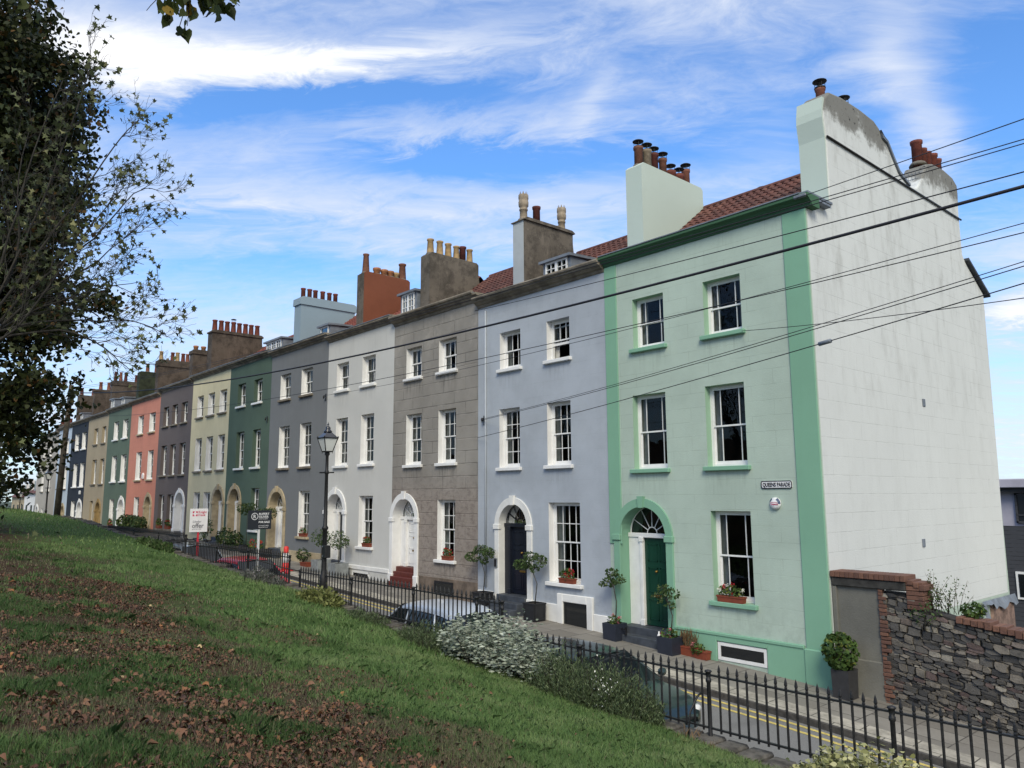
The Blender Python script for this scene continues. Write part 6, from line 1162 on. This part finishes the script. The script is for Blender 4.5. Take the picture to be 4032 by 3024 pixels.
# sparse autumn tree with long fine branches reaching over the bank
ts = thing('sparse_tree', (-20.3, .9, -1.3), 'half bare tree with thin spreading branches in front of the dark tree', 'tree', 'trees on the bank')
b = MB(); T0 = [(-20.5, .6, -1.5), (-20.4, .8, 1.0), (-20.1, 1.2, 2.6), (-19.95, 1.85, 3.4)]; limb(b, T0, .22, .12, .01)
LIMBS = [[(-19.95, 1.85, 3.2), (-19.81, 2.6, 5.35), (-19.72, 3.2, 7.47), (-19.64, 3.7, 9.7), (-19.64, 3.80, 10.7)], [(-19.95, 1.85, 3.2), (-19.4, 2.9, 5.3), (-19.3, 3.8, 7.0), (-19.2, 4.6, 8.6), (-19.2, 5.0, 9.1)], [(-19.95, 1.85, 3.1), (-20.2, 3.1, 4.9), (-20, 4.3, 6.2), (-19.9, 5.2, 7.5), (-19.8, 5.6, 7.7)], [(-19.95, 1.85, 3.1), (-19.6, 3.1, 4.5), (-19.4, 4.3, 5.5), (-19.2, 5.3, 6.6)], [(-19.95, 1.8, 3.4), (-20, 3.3, 4.0), (-19.6, 4.5, 4.1), (-19.4, 5.3, 4.15), (-19.1, 6.0, 3.9)], [(-19.95, 1.8, 3.3), (-19.5, 3.6, 3.75), (-19.3, 4.6, 3.4), (-19.2, 5.2, 2.95)], [(-19.95, 1.8, 3.3), (-19.9, 2.6, 5.3), (-20.0, 2.5, 7.3), (-20, 2.7, 8.9)], [(-19.95, 1.8, 3.2), (-20.3, 3.0, 4.2), (-20.2, 4.3, 4.9), (-20.0, 5.5, 5.3)], [(-19.95, 1.8, 3.2), (-19.1, 2.6, 3.6), (-18.9, 3.8, 5.8), (-18.8, 4.7, 7.3)], [(-19.95, 1.8, 3.2), (-19.2, 2.2, 5.0), (-18.9, 2.6, 7.5), (-18.9, 3.1, 9.4)]]
LP = []
def grow(path, r, depth):
    Q = limb(b, path, r, max(.0028, r * .2), .012 if depth < 2 else .006); m = len(Q)
    if depth >= 3:
        for f in (.55, 1.0): LP.append((Q[int((m - 1) * f)], depth))
        return
    n = (8, 6, 3)[depth]
    for k in range(n):
        f = .18 + .80 * (k + rng.random()) / n; i = min(m - 2, int(f * (m - 1))); d = (Q[i + 1] - Q[i]).normalized(); L_ = (1.75, .85, .42)[depth] * (1.15 - .75 * f) * rng.uniform(.7, 1.25)
        s = Vector(rng.normal(size=3)); s -= d * s.dot(d); s.normalize(); s.y = s.y * .8 + .25; dirn_ = (d * .85 + s * .75 + Vector((0, 0, .12))).normalized(); p0 = Q[i]; p1 = p0 + dirn_ * L_ * .5 + Vector(rng.normal(size=3)) * .04 * L_; p2 = p0 + dirn_ * L_ + Vector((0, 0, .10 * L_)) + Vector(rng.normal(size=3)) * .1 * L_
        grow([p0, p1, p2], max(.0045, r * .34), depth + 1)
    LP.append((Q[-1], depth))
for L_ in LIMBS: L_ = [(x_, y_ - .10 * max(0, y_ - 1.9), z_) for x_, y_, z_ in L_]; grow(L_, .036, 0)
b.build('branches', M['bark'], ts)
P = np.array([tuple(p) for p, d in LP]); keep = rng.random(len(P)) < .30; P = P[keep] + rng.normal(size=(keep.sum(), 3)) * .04
leafcards('leaves', P, .145, STAR, M['leaf_plane'], ts, curl=.5, up=.4)
Q = np.concatenate([np.array((-20.3, 1.2, 5.0)) + rng.normal(size=(190, 3)) * (1.0, 1.1, 2.6), np.array((-20, 2.3, 5)) + rng.normal(size=(110, 3)) * (.8, 1.1, 2.4)]); leafcards('inner_leaves', Q, .15, STAR, M['leaf_plane'], ts, curl=.5, up=.4)
# lower trees farther back on the left
for x, y, z, r, lab in ((-62, 3.2, 2.5, (6, 4.2, 4), 'dark rounded tree low behind the grass crest'), (-85, 8.0, 1.0, (5, 3.0, 3.4), 'farthest dark tree beside the low houses')):
    tb = thing('background_tree', (x, y, -1), lab, 'tree', 'trees on the bank'); b = MB(); limb(b, [(x, y, -1.5), (x, y + .2, 1), (x, y, z)], .3, .1); b.build('trunk', M['bark'], tb); cc, u = ellip((x, y, z), r, 90, .5); P = np.concatenate([q + rng.normal(size=(90, 3)) * (.8, .8, .55) for q in cc]); leafcards('crown', P, .26, HEART, M['leaf_shade'], tb)
# overhanging lime branches from a tree beside the photographer
tl_ = thing('lime_tree', (-8.2, -4.2, -1.0), 'lime tree whose leafy branch tips hang in from the top edge', 'tree', 'trees on the bank')
b = MB(); limb(b, [(-8.2, -4.2, -1.3), (-8.3, -4.1, 2), (-8.2, -3.9, 5), (-8.1, -3.6, 8.5)], .26, .12); limb(b, [(-8.25, -4.0, 4.6), (-7.9, -2.4, 6.2), (-7.2, -.4, 6.4), (-6.8, 1.2, 5.5), (-6.68, 2.0, 4.75)], .09, .012, .01); limb(b, [(-8.2, -3.9, 5), (-8.6, -2.0, 6.6), (-8.9, -.4, 6.5), (-8.93, .8, 5.6)], .08, .012, .01)
P = []; Dn = []
for tgt in ((-6.59, 2.40, 4.53), (-6.60, 2.30, 4.42), (-6.62, 2.18, 4.40), (-6.66, 2.08, 4.36), (-6.70, 1.98, 4.20), (-6.76, 1.80, 4.22), (-6.80, 1.66, 4.26), (-6.73, 1.92, 4.12), (-6.7, 2.1, 4.6), (-6.75, 1.75, 4.5), (-6.65, 2.3, 4.6)):
    Q = limb(b, [(-6.68, 2.0, 4.78), tuple((np.array(tgt) + (-6.68, 2.0, 4.72)) / 2 + (0, 0, .06)), tgt], .007, .003, .004, 4)
    for k in range(13): f = rng.uniform(.35, 1); i = int(f * (len(Q) - 1)); P.append(Q[i] + Vector((rng.normal() * .05, rng.normal() * .05, -.03 + rng.normal() * .03)))
for tgt in ((-8.96, .70, 5.08), (-8.95, .95, 5.12), (-8.94, 1.10, 5.10), (-8.9, 1.32, 5.12), (-8.95, .5, 5.05), (-8.9, 1.2, 5.3)):
    Q = limb(b, [(-8.93, .8, 5.6), tuple((np.array(tgt) + (-8.93, .8, 5.55)) / 2 + (0, 0, .05)), tgt], .008, .003, .004, 4)
    for k in range(7): f = rng.uniform(.3, 1); i = int(f * (len(Q) - 1)); P.append(Q[i] + Vector((rng.normal() * .06, rng.normal() * .06, -.03 + rng.normal() * .03)))
for L0 in ((-8.25, -4.0, 7), (-8, -3, 7.2), (-8.4, -4.8, 6.4)): P += [Vector(q) for q in (np.array(L0) + rng.normal(size=(260, 3)) * (1.3, 1.0, .9))]
b.build('trunk', M['bark'], tl_); P = np.array([tuple(p) for p in P]); leafcards('foliage', P, .105, HEART, M['leaf_lime'], tl_, dirs=np.tile([0, 0, -1.0], (len(P), 1)) + rng.normal(size=(len(P), 3)) * .45, curl=.3)
# ---------------------------------------------------------------- grass and fallen leaves
m, t = newmat('grass_blade'); at = t.n('ShaderNodeAttribute', attribute_name='tone').outputs['Fac']
c = t.mix(t.ramp(at, 0, .55), (.075, .135, .045), (.165, .265, .092)); c = t.mix(t.ramp(at, .55, .8), c, (.25, .33, .14)); c = t.mix(t.ramp(at, .86, .93), c, (.17, .14, .095)); c = t.mix(t.ramp(at, .955, .975), c, (.32, .27, .18))
t.put(t.b.inputs['Base Color'], c); t.b.inputs['Roughness'].default_value = .7; t.b.inputs['Specular IOR Level'].default_value = .2
tl2 = t.n('ShaderNodeBsdfTranslucent'); t.put(tl2.inputs[0], c); mx = t.n('ShaderNodeMixShader'); mx.inputs[0].default_value = .45; t.t.links.new(t.b.outputs[0], mx.inputs[1]); t.t.links.new(tl2.outputs[0], mx.inputs[2]); t.t.links.new(mx.outputs[0], t.o.inputs[0]); M['blade'] = m
def vnoise(x, y, s, seed):
    """smooth 2-D value noise on a lattice"""
    g = np.random.default_rng(seed).random((257, 257)); u, v = x * s + 1000.0, y * s + 1000.0; i, j = np.floor(u).astype(int), np.floor(v).astype(int); fu, fv = u - i, v - j; fu = fu * fu * (3 - 2 * fu); fv = fv * fv * (3 - 2 * fv); i0, i1, j0, j1 = i % 257, (i + 1) % 257, j % 257, (j + 1) % 257
    return (g[i0, j0] * (1 - fu) + g[i1, j0] * fu) * (1 - fv) + (g[i0, j1] * (1 - fu) + g[i1, j1] * fu) * fv
def fb(x, y, s, seed): return .5 * vnoise(x, y, s, seed) + .3 * vnoise(x, y, s * 2.1, seed + 1) + .2 * vnoise(x, y, s * 4.3, seed + 2)
def lushness(x, y): return np.clip((y + (fb(x, y, .45, 5) - .5) * 5.0 - 4.4) / 2.2, 0, 1)
B0, B1, BT = [], [], []
def sow(n, r0_, r1_, width, hmul):
    a = rng.uniform(R(-101), R(14), n); d = np.sqrt(rng.uniform(r0_ ** 2, r1_ ** 2, n)); x, y = np.sin(a) * d, np.cos(a) * d
    ok = (y < 9.72) & (y > -7) & (x > -95); x, y = x[ok], y[ok]; l = lushness(x, y); tuft = fb(x, y, 1.5, 21); 
    pr = np.where(rng.random(len(x)) < l, .95, np.clip((tuft - .46) * 6, .40, .95)); ok = rng.random(len(x)) < pr; x, y, l, tuft = x[ok], y[ok], l[ok], tuft[ok]; k = len(x)
    z = bank(x, y); h = (.045 + .055 * rng.random(k)) * (.65 + .45 * l + 4.6 * np.clip(tuft - .56, 0, .25) * (1.2 - .7 * l)) * hmul
    la = rng.uniform(0, 2 * math.pi, k); le = np.abs(rng.normal(size=k)) * .55 + .15; dxy = np.stack([np.cos(la), np.sin(la)], 1) * (le * h)[:, None]
    wa = rng.uniform(0, math.pi, k); wx = np.stack([np.cos(wa), np.sin(wa), np.zeros(k)], 1) * (width * rng.uniform(.6, 1.3, k))[:, None]
    p0 = np.stack([x, y, z - .005], 1); p1 = p0 + np.concatenate([dxy * .35, (h * .62)[:, None]], 1); p2 = p0 + np.concatenate([dxy, (h * (1 - .25 * le))[:, None]], 1)
    V = np.stack([p0 - wx / 2, p0 + wx / 2, p1 + wx * .4, p2, p1 - wx * .4], 1); patch = fb(x, y, .9, 40)
    tn = np.clip(.14 + .46 * l + (patch - .5) * 1.0 + (fb(x, y, 3.0, 90) - .5) * .7 + rng.normal(size=k) * .13, .02, .84); dry = rng.random(k) < np.where(l > .6, .035, np.where(tuft > .57, .10, .76)); tn = np.where(dry, rng.uniform(.88, .98, k), tn); B0.append(V); BT.append(tn)
sow(330000, 3.6, 8.5, .0036, .95); sow(330000, 8.5, 15, .0065, .95); sow(230000, 15, 30, .014, 1.05); sow(110000, 30, 95, .045, 1.4)
V = np.concatenate(B0); g = numesh('grass', V, 5, M['blade'], None, tone=np.concatenate(BT), org=(0, 0, 0)); tag(g, 'grass growing on the bank', 'grass', kind='stuff')
M['litter'] = None
m, t = newmat('fallen_leaf'); at = t.n('ShaderNodeAttribute', attribute_name='tone').outputs['Fac']
c = t.mix(t.ramp(at, 0, .4), (.060, .030, .018), (.125, .056, .030)); c = t.mix(t.ramp(at, .5, .8), c, (.15, .075, .040)); c = t.mix(t.ramp(at, .86, .93), c, (.27, .115, .04)); c = t.mix(t.ramp(at, .96, .98), c, (.40, .30, .16))
t.put(t.b.inputs['Base Color'], c); t.b.inputs['Roughness'].default_value = .65; M['litter'] = m
a = rng.uniform(R(-101), R(12), 300000); d = np.sqrt(rng.uniform(3.4 ** 2, 19 ** 2, 300000)) ; x, y = np.sin(a) * d, np.cos(a) * d; ok = (y > -6) & (y < 7.5); x, y, d = x[ok], y[ok], d[ok]; l = lushness(x, y); pr = (1 - l) ** 1.6 * np.clip((fb(x, y, 1.1, 77) - .36) * 3.6, .06, 1) * np.clip(1.1 - d / 30, .2, 1); ok = rng.random(len(x)) < pr + .004; x, y = x[ok], y[ok]
p = np.stack([x, y, bank(x, y) + rng.uniform(.004, .05, len(x))], 1); s = .016 + .034 * rng.random(len(x)) ** 1.5; big = rng.random(len(x)) < .035; s = np.where(big, rng.uniform(.045, .095, len(x)), s)
fl = leafcards('fallen_leaves', p, s, OVAL * (1.1, 1.1), M['litter'], None, tone=np.where(big, rng.uniform(.45, 1, len(p)), rng.uniform(0, .86, len(p))), nrm=np.tile([0, 0, 1.1], (len(p), 1)), curl=.8, org=(0, 0, 0)); tag(fl, 'brown and orange leaves fallen on the grass', 'leaves', kind='stuff')
# one big pale leaf and a scrap of litter in the foreground
for (px, py, s, lab, mt) in ((-2.95, 2.98, .13, 'large pale yellow fallen leaf lying on the near grass', 'dry_leaf'),):
    o = leafcards('fallen_leaf', np.array([(px, py, float(bank(px, py)) + .05)]), s, OVAL * (1.2, 1), leafmat('pale_leaf', (.42, .33, .16), (.48, .4, .22)), None, nrm=np.array([[.3, -.5, 1.0]]), curl=.5); tag(o, lab, 'leaf')
